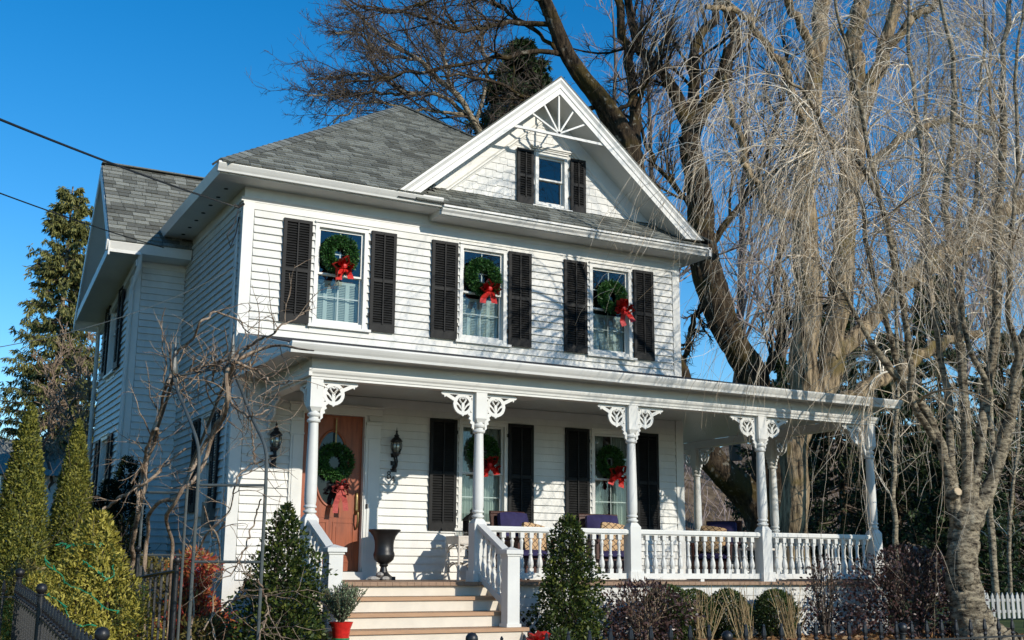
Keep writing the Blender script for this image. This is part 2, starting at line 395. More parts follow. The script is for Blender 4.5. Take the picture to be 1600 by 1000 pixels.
# hip caps
hv = AP-Vector(c0); hl = hv.length; hd = hv.normalized(); n1 = Vector((0, -.737, 1)).normalized(); n2 = Vector((-.737, 0, 1)).normalized()
s1 = hd.cross(n1).normalized(); s2 = -hd.cross(n2).normalized()
if s1.x < 0: s1 = -s1
if s2.y < 0: s2 = -s2
k = 0
while k*.17 < hl-.1:
    p = Vector(c0)+hd*(k*.17+.05); e_ = p+hd*.2; h0, h1 = .03, .016; up = (n1+n2).normalized()
    q = MB(); q.add([p+up*h0, p+s1*.15+n1*h0, e_+s1*.15+n1*h1, e_+up*h1, p+s2*.15+n2*h0, e_+s2*.15+n2*h1, p, p+s1*.15, p+s2*.15],
        [(0, 1, 2, 3), (4, 0, 3, 5), (6, 7, 1, 0), (8, 6, 0, 4)]); q.build('hip_cap', SHING, mroof); k += 1
for (a, b_, nm) in ((AP, Vector(c1), 'hip_flashing'), (Vector((RX, *WPK)), Vector((1.6, *WPK)), 'ridge_cap')):
    MB().bar(a+Vector((0, 0, .02)), b_+Vector((0, 0, .02)), .16, .02).build(nm, SHING, mroof if nm[0] == 'h' else wroof)
# eaves: soffit, fascia, gutters
GP = [(-.40, 5.165), (-.452, 5.165), (-.458, 5.19), (-.475, 5.215), (-.492, 5.245), (-.5, 5.262), (-.5, 5.285), (-.488, 5.285), (-.40, 5.27)]
q = MB(); q.ext(GP, (-.5, 0, 0), (0, 1, 0), (0, 0, 1), (3.19, 0, 0)); q.build('gutter', TRIM, house)
q = MB(); q.ext([(-.39, 5.07), (-.43, 5.07), (-.44, 5.10), (-.47, 5.13), (-.48, 5.19), (-.39, 5.19)], (2.691, 0, 0), (0, 1, 0), (0, 0, 1), (4.72, 0, 0))
q.box(2.70, 7.42, -.50, -.482, 5.165, 5.195); q.build('eave_moulding', TRIM, house)
q = MB(); q.box(-.40, 2.69, -.40, -.017, 5.150, 5.165); q.box(2.69, 7.40, -.40, -.017, 5.06, 5.075); q.box(7.107, 7.40, -.017, 7.4, 5.06, 5.075)
q.box(-.40, -.017, -.017, 7.0, 5.150, 5.165); q.box(2.68, 2.692, -.40, -.0, 5.07, 5.16); q.build('soffit', TRIM, house)
q = MB(); q.ext([(-.40, 5.15), (-.46, 5.15), (-.5, 5.28), (-.40, 5.27)], (0, -.40, 0), (1, 0, 0), (0, 0, 1), (0, 7.4, 0)); q.build('side_fascia', TRIM, house)
q = MB()
for k in range(9): q.lathe([(.03, 0), (.03, -.006)], (-.22, .2+k*.42, 5.149), 10)
q.build('soffit_vent', SHUT, house)
q = MB(); q.box(7.40, 7.44, -.47, 7.4, 5.06, 5.20); q.box(7.37, 7.41, -.50, -.44, 5.06, 5.2); q.build('side_fascia', TRIM, house)
# wing eaves
q = MB(); q.ext([(.10, 4.80), (.04, 4.80), (.02, 4.86), (0, 4.93), (0, 4.955), (.10, 4.94)], (RX-.04, WFE[0], 0), (0, 1, 0), (0, 0, 1), (RX*-1-.0, 0, 0)); q.build('wing_gutter', TRIM, house)
q = MB(); q.box(RX+.05, 0, WFE[0]+.1, WL, 4.80, 4.815); q.build('wing_soffit', TRIM, house)
# wing rake boards and soffit (left gable seen edge-on)
def rake(q, a, b_, x0, x1, th, off=0):
    q.add([(x0, a[0], a[1]-off), (x1, a[0], a[1]-off), (x1, b_[0], b_[1]-off), (x0, b_[0], b_[1]-off), (x0, a[0], a[1]-off-th), (x1, a[0], a[1]-off-th), (x1, b_[0], b_[1]-off-th), (x0, b_[0], b_[1]-off-th)],
        [(0, 1, 2, 3), (7, 6, 5, 4), (0, 4, 5, 1), (1, 5, 6, 2), (2, 6, 7, 3), (3, 7, 4, 0)])
q = MB(); rake(q, WFE, WPK, RX-.012, RX+.012, .20, .03); rake(q, WRE, WPK, RX-.012, RX+.012, .20, .03); rake(q, WFE, WPK, RX+.012, WX, .02, .16); rake(q, WRE, WPK, RX+.012, WX, .02, .16); q.build('wing_rake_board', TRIM, house)
q = MB(); rake(q, (2.95, 4.82), (6.05, 4.28), RX+.04, WX, .03); rake(q, (2.95, 4.90), (6.05, 4.36), RX-.0, RX+.04, .14); rake(q, (2.95, 4.72), (6.05, 4.18), WX-.05, WX-.001, .10); q.build('gable_return', TRIM, house)
# downspouts
q = MB(); q.tube([(-.80, 2.92, 4.82), (-.80, 2.95, 4.6), (-.83, 3.24, 4.3), (-.835, 3.27, 3), (-.835, 3.27, -.6)], .035, 8); q.tube([(-.88, 6.0, 4.3), (-.86, 6.05, 3.9), (-.86, 6.05, -.6)], .035, 8); q.build('downspout', TRIM, house, smooth=True)

# ------------------------------------------------------------------ front gable
gw = MB()
def gslab(d0, d1):
    # gable triangle with the attic window left open
    zt = lambda x: 5.55+(min(x-1.99-.33, 7.235-.33-x))*.855
    slabs = [(2.35, gh[0]), (gh[1], 6.9)]
    for a, b_ in slabs:
        P = [(a, 5.3)]+[(a, max(zt(a), 5.31))]+([(4.606, zt(4.606))] if a < 4.606 < b_ else [])+[(b_, max(zt(b_), 5.31)), (b_, 5.3)]
        gw.ext(P, (0, d0, 0), (1, 0, 0), (0, 0, 1), (0, d1-d0, 0))
    a, b_ = gh[0], gh[1]
    gw.ext([(a, gh[3]), (a, zt(a)), (4.606, zt(4.606)), (b_, zt(b_)), (b_, gh[3])], (0, d0, 0), (1, 0, 0), (0, 0, 1), (0, d1-d0, 0)); gw.box(a, b_, d0, d1, 5.3, gh[2])
gslab(0, .1); gable = gw.build('gable_wall', WHITE, house)
def gz_lim(x): return 7.16-abs(x-4.612)*.855
e = .118; z = 5.56; row = 0
while z < 7.1:
    hw = (7.12-z-.02)/.855
    if hw > .1:
        x = 4.612-hw-random.uniform(0, .1)
        while x < 4.612+hw:
            w_ = random.uniform(.11, .2); x0, x1 = max(x, 4.612-hw), min(x+w_-.003, 4.612+hw)
            if x1-x0 > .03 and not (x1 > gh[0]-.02 and x0 < gh[1]+.02 and z+e > gh[2] and z < gh[3]):
                dz = random.choice((0, 0, .012, .02)); p_ = random.uniform(.014, .019)
                q = MB(); q.add([(x0, -.001, z-dz), (x0, -p_, z-dz), (x0, -.004, z+e+.01), (x1, -.001, z-dz), (x1, -p_, z-dz), (x1, -.004, z+e+.01)],
                    [(0, 1, 2), (5, 4, 3), (1, 4, 5, 2), (0, 3, 4, 1)]); q.build('wall_shingle', WHITE, gable)
            x += w_
    z += e; row += 1
def along(q, poly, a, b_, flush=True):
    """profile poly (d outward = -y, t = measured square to the rake, down) swept from a to b"""
    a, b_ = Vector(a), Vector(b_); t = (b_-a).normalized(); dn = Vector((t.z, 0, -t.x))
    if dn.z > 0: dn = -dn
    k = len(poly)
    # mitre at the peak: shear the end by the plane x = peak
    def end(p, d, s, peak):
        P = p+Vector((0, -d, 0))+dn*s
        if peak: P = P+t*((4.606-P.x)/t.x)
        elif flush: P = P+t*((a.z+.012-P.z)/t.z)
        return P
    vs = [end(a, d, s, False) for d, s in poly]+[end(b_, d, s, True) for d, s in poly]
    q.add(vs, [tuple(range(k))[::-1], tuple(range(k, 2*k))]+[(i, (i+1)%k, k+(i+1)%k, k+i) for i in range(k)])
for A in (GL, GR):
    a = Vector((A.x, -.5, A.z)); p = Vector((4.606, -.5, 7.51))
    q = MB(); along(q, [(.035, 0), (.035, .03), (.025, .045), (.012, .07), (.012, .12), (.0, .13), (.0, .20), (-.05, .20), (-.05, 0)], a, p); q.build('rake_board', TRIM, house)
    q = MB(); along(q, [(-.052, .175), (-.052, .19), (-.50, .19), (-.50, .175)], a, p); q.build('rake_soffit', TRIM, house)
    q = MB(); along(q, [(-.47, .192), (-.47, .36), (-.465, .37), (-.445, .385), (-.445, .405), (-.47, .42), (-.475, .44), (-.5, .44), (-.5, .192)], a+Vector((.0, 0, 0)), p); q.build('gable_frieze', TRIM, house)
    q = MB(); along(q, [(.04, -.02), (.04, -.004), (-3.0, -.004), (-3.0, -.02)], a, p, False); q.build('shingle_edge', SHING, mroof)
# sunburst in the gable peak
q = MB(); q.bar((3.66, -.46, 6.60), (5.54, -.46, 6.585), .035, .04); cx0, cz0 = 4.606, 6.62
for ang in (27, 58, 90, 122, 153):
    d = Vector((math.cos(R(ang)), 0, math.sin(R(ang)))); lim = .1
    while lim < 2 and cz0+d.z*lim < 7.51-.255-abs(d.x*lim)*.855: lim += .02
    q.bar((cx0, -.46, cz0), Vector((cx0, -.46, cz0))+d*lim, .026, .028, (0, -1, 0))
q.build('gable_sunburst', TRIM, house)

# ------------------------------------------------------------------ windows, shutters
def window(T, x0, x1, zb, zt, inner, parent=house, head=.09, muntins=True):
    c = MB(T); o_ = .085
    c.box(x0-o_, x0-.032, -.034, .07, zb-.10, zt+head); c.box(x1+.032, x1+o_, -.034, .07, zb-.10, zt+head); c.box(x0-.032, x1+.032, -.034, .07, zt+.032, zt+head)
    c.box(x0-o_-.01, x1+o_+.01, -.055, .0, zt+head+.001, zt+head+.022); c.box(x0-.15, x1+.15, -.075, .03, zb-.135, zb-.10); c.box(x0-.12, x1+.12, -.028, -.002, zb-.20, zb-.136)
    c.box(x0-.032, x1+.032, -.02, .08, zb-.099, zb-.036)
    w_ = c.build('window', TRIM, parent)
    zm = (zb+zt)/2
    for (a, b_, d) in ((zm, zt, .015), (zb, zm+.02, .045)):
        s = MB(T); k = .03
        s.box(x0-k, x0, d, d+.028, a, b_+(k if b_ == zt else 0)); s.box(x1, x1+k, d, d+.028, a, b_+(k if b_ == zt else 0))
        s.box(x0, x1, d, d+.028, b_ if b_ == zt else b_-.025, b_+(k if b_ == zt else 0)); s.box(x0-k if b_ != zt else x0, x1+k if b_ != zt else x1, d+.001, d+.027, a-(k if a == zb else 0), a+(0 if a == zb else .026))
        s.build('sash', TRIM, w_)
        g = MB(T); g.add([(x0, d+.014, a), (x1, d+.014, a), (x1, d+.014, b_), (x0, d+.014, b_)], [(0, 1, 2, 3)]); g.build('pane', PANE, w_)
        if not muntins: continue
        g = MB(T); xm = (x0+x1)/2; g.box(xm-.008, xm+.008, d+.018, d+.026, a, b_); zc = a+(b_-a)*.5; g.box(x0, x1, d+.017, d+.025, zc-.008, zc+.008); g.build('muntin', TRIM, w_)
    if inner == 'shutter':
        s = MB(T); xm = (x0+x1)/2; ztop = zm-.05; wd = (x1-x0+.04)/4
        for i in range(4):
            a = x0-.02+i*wd; b_ = a+wd-.004; d = .115+.012*(i%2)
            s.box(a, a+.03, d, d+.02, zb-.04, ztop); s.box(b_-.03, b_, d, d+.02, zb-.04, ztop); s.box(a+.03, b_-.03, d, d+.02, ztop-.04, ztop); s.box(a+.03, b_-.03, d, d+.02, zb-.04, zb)
            z = zb+.012
            while z < ztop-.05:
                s.add([(a+.03, d+.002, z), (b_-.03, d+.002, z), (b_-.03, d+.018, z+.024), (a+.03, d+.018, z+.024)], [(0, 1, 2, 3)]); z += .024
        s.build('inside_shutter', PLANT, w_)
    elif inner == 'curtain':
        s = MB(T)
        for a, b_ in ((x0-.05, x0+.36*(x1-x0)), (x1-.36*(x1-x0), x1+.05)):
            n_ = 22; P = [(a+(b_-a)*i/n_, .15+.018*math.sin(i*1.9)) for i in range(n_+1)]
            s.add([(x, d, z) for z in (zb-.06, zt+.03) for x, d in P], [(i, i+1, n_+2+i, n_+1+i) for i in range(n_)])
        s.build('curtain', SHEER, w_, smooth=True)
    elif inner == 'tree_reflecting': pass
    return w_
shut_cache = {}
def shutter(T, x0, x1, z0, z1, parent=house, tilt=0):
    c = MB(T); d0, d1 = -.062, -.03; st = .045; zm = z0+(z1-z0)*.505
    c.box(x0, x0+st, d0, d1, z0, z1); c.box(x1-st, x1, d0, d1, z0, z1); c.box(x0+st, x1-st, d0, d1, z1-.045, z1); c.box(x0+st, x1-st, d0, d1, z0, z0+.11); c.box(x0+st, x1-st, d0, d1, zm-.022, zm+.022)
    xm = (x0+x1)/2; c.box(xm-.009, xm+.009, d0-.012, d0, z0+.10, z1-.03)
    for z in (z0+.2, z1-.2): c.box(x0-.02 if tilt > 0 else x1, x0 if tilt > 0 else x1+.02, -.045, -.03, z, z+.05)
    s = c.build('shutter', SHUT, parent)
    l = MB(T)
    for a, b_ in ((z0+.115, zm-.025), (zm+.027, z1-.05)):
        n_ = int((b_-a)/.034)
        for i in range(n_):
            z = a+(b_-a)*(i+.5)/n_; l.add([(x0+st, d0+.002, z-.019), (x1-st, d0+.002, z-.019), (x1-st, d1, z+.014), (x0+st, d1, z+.014), (x0+st, d0+.002, z-.013), (x1-st, d0+.002, z-.013), (x1-st, d1, z+.02), (x0+st, d1, z+.02)],
                [(0, 1, 2, 3), (7, 6, 5, 4), (0, 4, 5, 1)])
    l.box(x0+st, x1-st, d1+.002, d1+.006, z0+.1, z1-.03)
    l.build('louvres', SHUT, s, kind='stuff'); return s
for a in UPW: window(FT, *a, *UZ, 'shutter')
for a in LOW: window(FT, *a, *LZ, 'curtain')
window(FT, 4.53, 4.93, 5.68, 6.365, None, muntins=False)
q = MB(); q.box(4.39, 5.07, -.05, -.0, 6.495, 6.515); q.ext([(4.38, 6.516), (5.08, 6.516), (5.10, 6.54), (4.36, 6.54)], (0, -.07, 0), (1, 0, 0), (0, 0, 1), (0, .07, 0)); q.build('window_cornice', TRIM, house)
for k, (a, b_) in enumerate([(.53, .93), (1.80, 2.175), (2.73, 3.14), (3.98, 4.365), (4.94, 5.345), (6.21, 6.585)]): shutter(FT, a, b_, 3.355, 4.79, tilt=(k % 2)-.5)
for k, (a, b_) in enumerate([(2.76, 3.172), (3.997, 4.409), (4.954, 5.366), (6.21, 6.622)]): shutter(FT, a, b_, .663, 2.205, tilt=(k % 2)-.5)
shutter(FT, 4.115, 4.40, 5.575, 6.45); shutter(FT, 5.065, 5.335, 5.575, 6.44, tilt=.5)
window(LT, 1.0, 1.5, .95, 2.15, 'curtain'); shutter(LT, .52, .88, .9, 2.2); shutter(LT, 1.62, 1.98, .9, 2.2)
for zb, zt in ((3.3, 4.45), (.9, 2.1)):
    window(WS, 4.4, 4.95, zb, zt, None); shutter(WS, 3.9, 4.27, zb-.1, zt+.06); shutter(WS, 5.08, 5.45, zb-.1, zt+.06)
# meter and conduit on the side wall
q = MB(LT); q.box(.55, .78, -.10, -.02, .66, 1.06); q.box(.6, .72, -.13, -.10, .85, 1.02); q.box(.85, 1.02, -.09, -.02, .7, 1.0); m_ = q.build('meter_box', GALV, house)
q = MB(); q.tube([(-.05, .13, 4.80), (-.05, .13, .3)], .016, 6); q.tube([(-.045, .22, 4.7), (-.045, .24, 3), (-.045, .66, 2.2), (-.045, .66, 1.06)], .012, 6); q.tube([(-.04, .62, .66), (-.04, .62, -.6)], .02, 6); q.build('conduit', TRIM, house)

# ------------------------------------------------------------------ front door
q = MB(); q.box(.925, .942, -.03, .09, .105, 2.18); q.box(1.794, 1.81, -.03, .09, .105, 2.18); q.box(.942, 1.794, -.03, .09, 2.163, 2.18)
q.box(.76, .925, -.045, .0, .0, 2.05); q.box(1.81, 2.02, -.045, 0, 0, 2.05); q.box(.79, .90, -.055, -.045, .25, 1.85); q.box(1.85, 1.985, -.055, -.045, .25, 1.85)
q.box(.745, .94, -.06, 0, 1.87, 1.895); q.box(1.80, 2.035, -.06, 0, 1.87, 1.895); q.box(.745, .925, -.065, 0, 2.05, 2.085); q.box(1.81, 2.035, -.065, 0, 2.05, 2.085); q.box(.75, .925, -.058, 0, 0, .16); q.box(1.81, 2.03, -.058, 0, 0, .16)
q.box(.74, 2.04, -.05, 0, 2.18, 2.27); q.box(.72, 2.06, -.075, 0, 2.27, 2.30); q.box(.925, 1.81, -.10, .10, .0, .10)
dr = q.build('door_surround', TRIM, house)
d_ = MB(); d_.box(.943, 1.793, .045, .085, .108, 2.162)
for a, b_ in ((1.03, 1.33), (1.41, 1.71)):
    d_.box(a, b_, .036, .045, .22, .235); d_.box(a, b_, .036, .045, .735, .75); d_.box(a, a+.015, .036, .045, .235, .735); d_.box(b_-.015, b_, .036, .045, .235, .735); d_.box(a+.05, b_-.05, .038, .045, .285, .685)
d_.box(1.03, 1.71, .040, .045, .80, .815)
door = d_.build('front_door', WOOD, house)
ov = [(1.368+.235*math.cos(t), .040, 1.45+.50*math.sin(t)) for t in np.linspace(0, 2*math.pi, 48, endpoint=False)]
q = MB(); q.tube(ov, .018, 6, True); q.build('oval_moulding', WOOD, door, smooth=True)
q = MB(); q.add([(x, .042, z) for x, y, z in ov], [tuple(range(48))]); q.build('oval_glass', M('door_dark_glass', (.012, .014, .016), .08, .2, spec=.35), door)
q = MB(); q.lathe([(.001, -.16), (.022, -.14), (.03, -.08), (.026, 0), (.03, .08), (.02, .13), (.001, .15)], (1.735, .04, 1.0), 10)
q.tube([(1.735, .03, .90), (1.735, -.03, .87), (1.735, -.035, .76), (1.735, .0, .68), (1.735, .035, .66)], .014, 7); q.build('door_handle', BRASS, door, smooth=True)
q = MB(); q.box(1.835, 1.86, -.062, -.055, .93, .99); q.build('doorbell', SHUT, dr)

# house number, painted black figures screwed to the boards
def curve_mesh(name, pts, r, par, mt, closed=False): q = MB(); q.tube(pts, r, 6, closed); return q.build(name, mt, par, smooth=True)
def ring(cx_, cz_, rx, rz, y=-.03, n_=14): return [(cx_+rx*math.cos(t), y, cz_+rz*math.sin(t)) for t in np.linspace(0, 2*math.pi, n_, endpoint=False)]
q = MB(); q.tube(ring(2.165, 1.417, .019, .022), .007, 6, True); q.tube(ring(2.165, 1.370, .024, .026), .008, 6, True); q.build('digit_eight', IRON, house, smooth=True)
q = MB(); q.tube([(2.235, -.03, 1.375), (2.205, -.03, 1.325), (2.262, -.03, 1.325)], .007, 6); q.tube([(2.24, -.03, 1.36), (2.24, -.03, 1.29)], .007, 6); q.build('digit_four', IRON, house, smooth=True)
# ================================================================== THE PORCH
PX = [.452, 2.602, 4.882, 7.094, 9.207]; PY = -1.874; XR = 9.207; YB = 4.6
q = MB(); q.box(.30, 9.40, -2.06, -.001, -.045, 0); q.box(7.12, 9.40, 0, YB, -.045, 0); floor = q.build('porch_floor', DECK, house)
q = MB(); x = .31
while x < 9.38: q.box(x, x+.088, -2.075, -2.061, -.043, -.002); x += .092
q.build('floorboard_ends', DECK, house, kind='stuff')
q = MB(); q.box(.36, 9.34, -2.0, -1.96, -.185, -.046); q.box(.37, 9.33, -1.99, -1.965, -.30, -.188); q.box(.36, .40, -1.96, -.0, -.30, -.046); q.box(9.30, 9.34, -1.96, YB, -.30, -.046); q.build('porch_skirt', TRIM, house)
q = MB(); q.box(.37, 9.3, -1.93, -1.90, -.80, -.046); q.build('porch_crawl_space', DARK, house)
def lattice(x0, x1, z0, z1):
    f = MB(); y = -1.985
    f.box(x0, x1, y, y+.03, z1-.05, z1); f.box(x0, x1, y, y+.03, z0, z0+.06); f.box(x0, x0+.06, y, y+.03, z0+.06, z1-.05); f.box(x1-.06, x1, y, y+.03, z0+.06, z1-.05)
    fr = f.build('lattice_panel', TRIM, house)
    h = z1-z0-.11; sp = .125; a, b_ = x0+.06, x1-.06
    for sgn, yy in ((1, y+.012), (-1, y+.022)):
        k = a-h
        while k < b_+h:
            lo, hi = (k, k+h) if sgn > 0 else (k+h, k)
            P = [Vector((lo, yy, z0+.06)), Vector((hi, yy, z1-.05))]
            # clip to the frame
            d = P[1]-P[0]; t0, t1 = 0, 1
            for lim, s_ in ((a, 1), (b_, -1)):
                if abs(d.x) > 1e-6:
                    t = (lim-P[0].x)/d.x
                    if d.x*s_ > 0: t0 = max(t0, t)
                    else: t1 = min(t1, t)
            if t1-t0 > .08: MB().bar(P[0]+d*t0, P[0]+d*t1, .009, .036, (0, -1, 0)).build('lattice_slat', TRIM, fr) if False else MB().bar(P[0]+d*t0, P[0]+d*t1, .036, .008, (0, -1, 0)).build('lattice_slat', TRIM, fr)
            k += sp
for a, b_ in ((2.80, 4.86), (4.90, 7.06), (7.12, 9.28)): lattice(a, b_, -.74, -.302)
# posts -----------------------------------------------------------------
pm = MB(); h = .083
pm.box(-.105, .105, -.105, .105, 0, .13); pm.box(-h, h, -h, h, .13, .70)
vs = [(-h, -h, .70), (h, -h, .70), (h, h, .70), (-h, h, .70), (-.05, -.05, .755), (.05, -.05, .755), (.05, .05, .755), (-.05, .05, .755)]
pm.add(vs, [(0, 1, 5, 4), (1, 2, 6, 5), (2, 3, 7, 6), (3, 0, 4, 7)])
pm.lathe([(.05, .74), (.06, .76), (.078, .775), (.078, .79), (.058, .805), (.058, .82), (.075, .83), (.075, .845), (.062, .86), (.07, .90), (.071, 1.0), (.068, 1.3), (.061, 1.6), (.057, 1.79), (.057, 1.80), (.076, 1.812), (.08, 1.828), (.07, 1.846), (.055, 1.855), (.055, 1.868), (.074, 1.882), (.078, 1.90), (.066, 1.918), (.05, 1.93), (.05, 1.96)], seg=14)
h = .075
pm.add([(-.045, -.045, 1.935), (.045, -.045, 1.935), (.045, .045, 1.935), (-.045, .045, 1.935), (-h, -h, 1.985), (h, -h, 1.985), (h, h, 1.985), (-h, h, 1.985)], [(3, 2, 1, 0), (0, 1, 5, 4), (1, 2, 6, 5), (2, 3, 7, 6), (3, 0, 4, 7)])
pm.box(-h, h, -h, h, 1.985, 2.39)
pmesh = pm.mesh('porch_post', TRIM, True)
# bracket: sawn scrollwork, local x outwards from the post, z down from the beam
bm_ = MB(); t = .026
def bp(a, b_, w_, y=0): bm_.bar((a[0], y, a[1]), (b_[0], y, b_[1]), t, w_, Vector((b_[0]-a[0], 0, b_[1]-a[1])).cross(Vector((0, 1, 0)))) if True else None
def disc_ring(c, r0, r1, n_=20):
    vs = []; fs = []
    for i in range(n_):
        a = 2*math.pi*i/n_
        for r_ in (r0, r1):
            for y in (-t/2, t/2): vs.append((c[0]+r_*math.cos(a), y, c[1]+r_*math.sin(a)))
    for i in range(n_):
        j = (i+1) % n_; A, B = i*4, j*4
        fs += [(A, B, B+2, A+2), (A+3, B+3, B+1, A+1), (A+2, B+2, B+3, A+3), (A+1, B+1, B, A)]
    bm_.add(vs, fs)
cc = (.155, -.155)
disc_ring(cc, .092, .134)
bp((0, -.022), (.43, -.022), .036, .0015); bp((.012, 0), (.012, -.43), .034, .001)
bp((.235, -.12), (.405, -.035), .044, -.001)
bm_.ext([(.385, -.0), (.44, -.012), (.455, -.035), (.435, -.055), (.42, -.052), (.408, -.085), (.385, -.06), (.36, -.055)], (0, -t/2-.001, 0), (1, 0, 0), (0, 0, 1), (0, t+.002, 0))
bm_.ext([(0, -.26), (.07, -.25), (.09, -.275), (.06, -.30), (.075, -.33), (.045, -.35), (.055, -.385), (.025, -.40), (.03, -.44), (0, -.47)], (0, -t/2-.0015, 0), (1, 0, 0), (0, 0, 1), (0, t+.003, 0))
bp((cc[0], cc[1]-.10), (cc[0], cc[1]+.02), .038, .002)
for s_ in (-1, 1):
    bm_.ext([(cc[0]+s_*.005, cc[1]-.09), (cc[0]+s_*.035, cc[1]-.02), (cc[0]+s_*.085, cc[1]+.03), (cc[0]+s_*.1, cc[1]+.0), (cc[0]+s_*.06, cc[1]-.02)], (0, -t/2+.0015, 0), (1, 0, 0), (0, 0, 1), (0, t-.003, 0))
    bm_.tube([(cc[0]+s_*.02, 0, cc[1]+.02), (cc[0]+s_*.045, 0, cc[1]+.055), (cc[0]+s_*.03, 0, cc[1]+.085), (cc[0]+s_*.0, 0, cc[1]+.07)], .013, 5)
bp((0, -.27), (.06, -.20), .03, .0025); bp((.02, -.05), (.07, -.08), .02, .0027)
bm_.ext([(cc[0]-.03, cc[1]-.125), (cc[0]+.03, cc[1]-.125), (cc[0], cc[1]-.15)], (0, -t/2+.002, 0), (1, 0, 0), (0, 0, 1), (0, t-.004, 0))
bmesh_ = bm_.mesh('bracket', TRIM)
BZ = 2.31
def post(x, y, brs):
    p = link('porch_post', pmesh, house, (x, y, 0))
    for ang in brs:
        b_ = link('bracket', bmesh_, p, (x+.075*math.cos(R(ang)), y+.075*math.sin(R(ang)), BZ)); b_.rotation_euler = (0, 0, R(ang))
    return p
for i, x in enumerate(PX): post(x, PY, [0, 90] if i == 0 else [180, 90] if i == 4 else [0, 180])
for y in (.318, 2.392, 4.4): post(XR, y, [90, -90])
wb = link('wall_bracket', bmesh_, house, (.452, -.03, BZ)); wb.rotation_euler = (0, 0, R(-90))
# beams, ceiling, porch roof
q = MB(); q.box(.375, XR+.08, -1.955, -1.795, BZ, 2.435); q.box(.375, .53, -1.795, -.021, BZ, 2.435); q.box(XR-.08, XR+.08, -1.795, YB, BZ, 2.435)
P = [(-1.955, 2.335), (-1.968, 2.34), (-1.972, 2.365), (-1.99, 2.385), (-1.998, 2.41), (-1.998, 2.43), (-1.955, 2.43)]
q.ext(P, (.335, 0, 0), (0, 1, 0), (0, 0, 1), (XR-.21, 0, 0)); q.box(.333, .374, -1.99, -.02, 2.34, 2.43); q.build('porch_beam', TRIM, house)
q = MB(); q.box(.38, XR+.07, -1.945, -1.92, 2.436, 2.56); q.box(.38, .40, -1.92, -.03, 2.436, 2.56); q.box(.03, 9.44, -2.20, -1.945, 2.56, 2.575); q.box(.03, .38, -1.945, -.03, 2.56, 2.575); q.box(XR+.08, 9.44, -1.945, YB, 2.56, 2.575); q.build('porch_soffit', TRIM, house)
q = MB(); y = -1.79
while y < -.03: q.box(.53, XR-.08, y, min(y+.072, -.022), 2.437, 2.45); y += .075
y = -.02
while y < YB: q.box(W+.01, XR-.08, y, y+.072, 2.437, 2.45); y += .075
q.box(.5, XR, -1.8, YB, 2.452, 2.46); q.build('porch_ceiling', CEIL, house)
q = MB(); q.lathe([(.16, 0), (.16, -.012), (.15, -.016)], (3.76, -1.05, 2.437), 18); q.lathe([(.11, 0), (.11, -.01)], (5.63, -1.01, 2.437), 16); q.build('ceiling_plate', TRIM, house)
q = MB(); q.add([(.03, -2.25, 2.66), (9.50, -2.25, 2.66), (9.50, YB, 2.66), (.03, -.03, 3.15), (W+.03, -.03, 3.15), (W+.03, YB, 3.15)], [(0, 1, 4, 3), (1, 2, 5, 4)]); q.build('porch_roof', UNDER, house)
GQ = [(-2.2, 2.545), (-2.255, 2.545), (-2.262, 2.575), (-2.28, 2.60), (-2.297, 2.63), (-2.305, 2.648), (-2.305, 2.668), (-2.29, 2.668), (-2.2, 2.66)]
q = MB(); q.ext(GQ, (.02, 0, 0), (0, 1, 0), (0, 0, 1), (9.50, 0, 0)); q.build('porch_gutter', TRIM, house)
q = MB(); q.ext([(.003, 2.56), (.03, 2.56), (.03, 2.655), (.003, 2.655)], (0, -2.2, 0), (1, 0, 0), (0, 0, 1), (0, 2.17, 0)); q.add([(.0, -2.2, 2.66), (.03, -2.2, 2.66), (.03, -.03, 3.15), (.0, -.03, 3.15), (.0, -.03, 2.57), (.0, -2.2, 2.57)], [(0, 1, 2, 3), (0, 3, 4, 5)]); q.build('porch_end_board', TRIM, house)
q = MB(); q.box(9.44, 9.52, -2.2, YB, 2.545, 2.665); q.build('porch_gutter', TRIM, house)
# balustrade
bal = MB(); s_ = .0285
bal.box(-s_, s_, -s_, s_, 0, .06); bal.lathe([(.02, .055), (.031, .075), (.038, .11), (.034, .15), (.024, .19), (.019, .22), (.028, .235), (.019, .25), (.017, .30), (.02, .355), (.026, .385), (.028, .395), (.019, .41), (.019, .435)], seg=8); bal.box(-s_, s_, -s_, s_, .43, .50)
bmesh2 = bal.mesh('baluster', TRIM, True)
def railing(a, b_):
    a, b_ = Vector(a), Vector(b_); d = (b_-a).normalized()
    q = MB(); q.bar(a+Vector((0, 0, .637)), b_+Vector((0, 0, .637)), .10, .045); q.bar(a+Vector((0, 0, .665)), b_+Vector((0, 0, .665)), .065, .012); q.bar(a+Vector((0, 0, .607)), b_+Vector((0, 0, .607)), .055, .018); q.bar(a+Vector((0, 0, .07)), b_+Vector((0, 0, .07)), .075, .07)
    mid = (a+b_)/2; q.box(mid.x-.03, mid.x+.03, mid.y-.03, mid.y+.03, .0, .035)
    r_ = q.build('porch_railing', TRIM, house); L = (b_-a).length; n_ = round(L/.135)-1
    for i in range(n_): link('baluster', bmesh2, r_, a+d*(L*(i+1)/(n_+1))+Vector((0, 0, .103)))
for i in (1, 2, 3): railing((PX[i]+.084, PY, 0), (PX[i+1]-.084, PY, 0))
railing((XR, PY+.084, 0), (XR, .318-.084, 0)); railing((XR, .318+.084, 0), (XR, 2.392-.084, 0)); railing((XR, 2.392+.084, 0), (XR, 4.4-.084, 0))
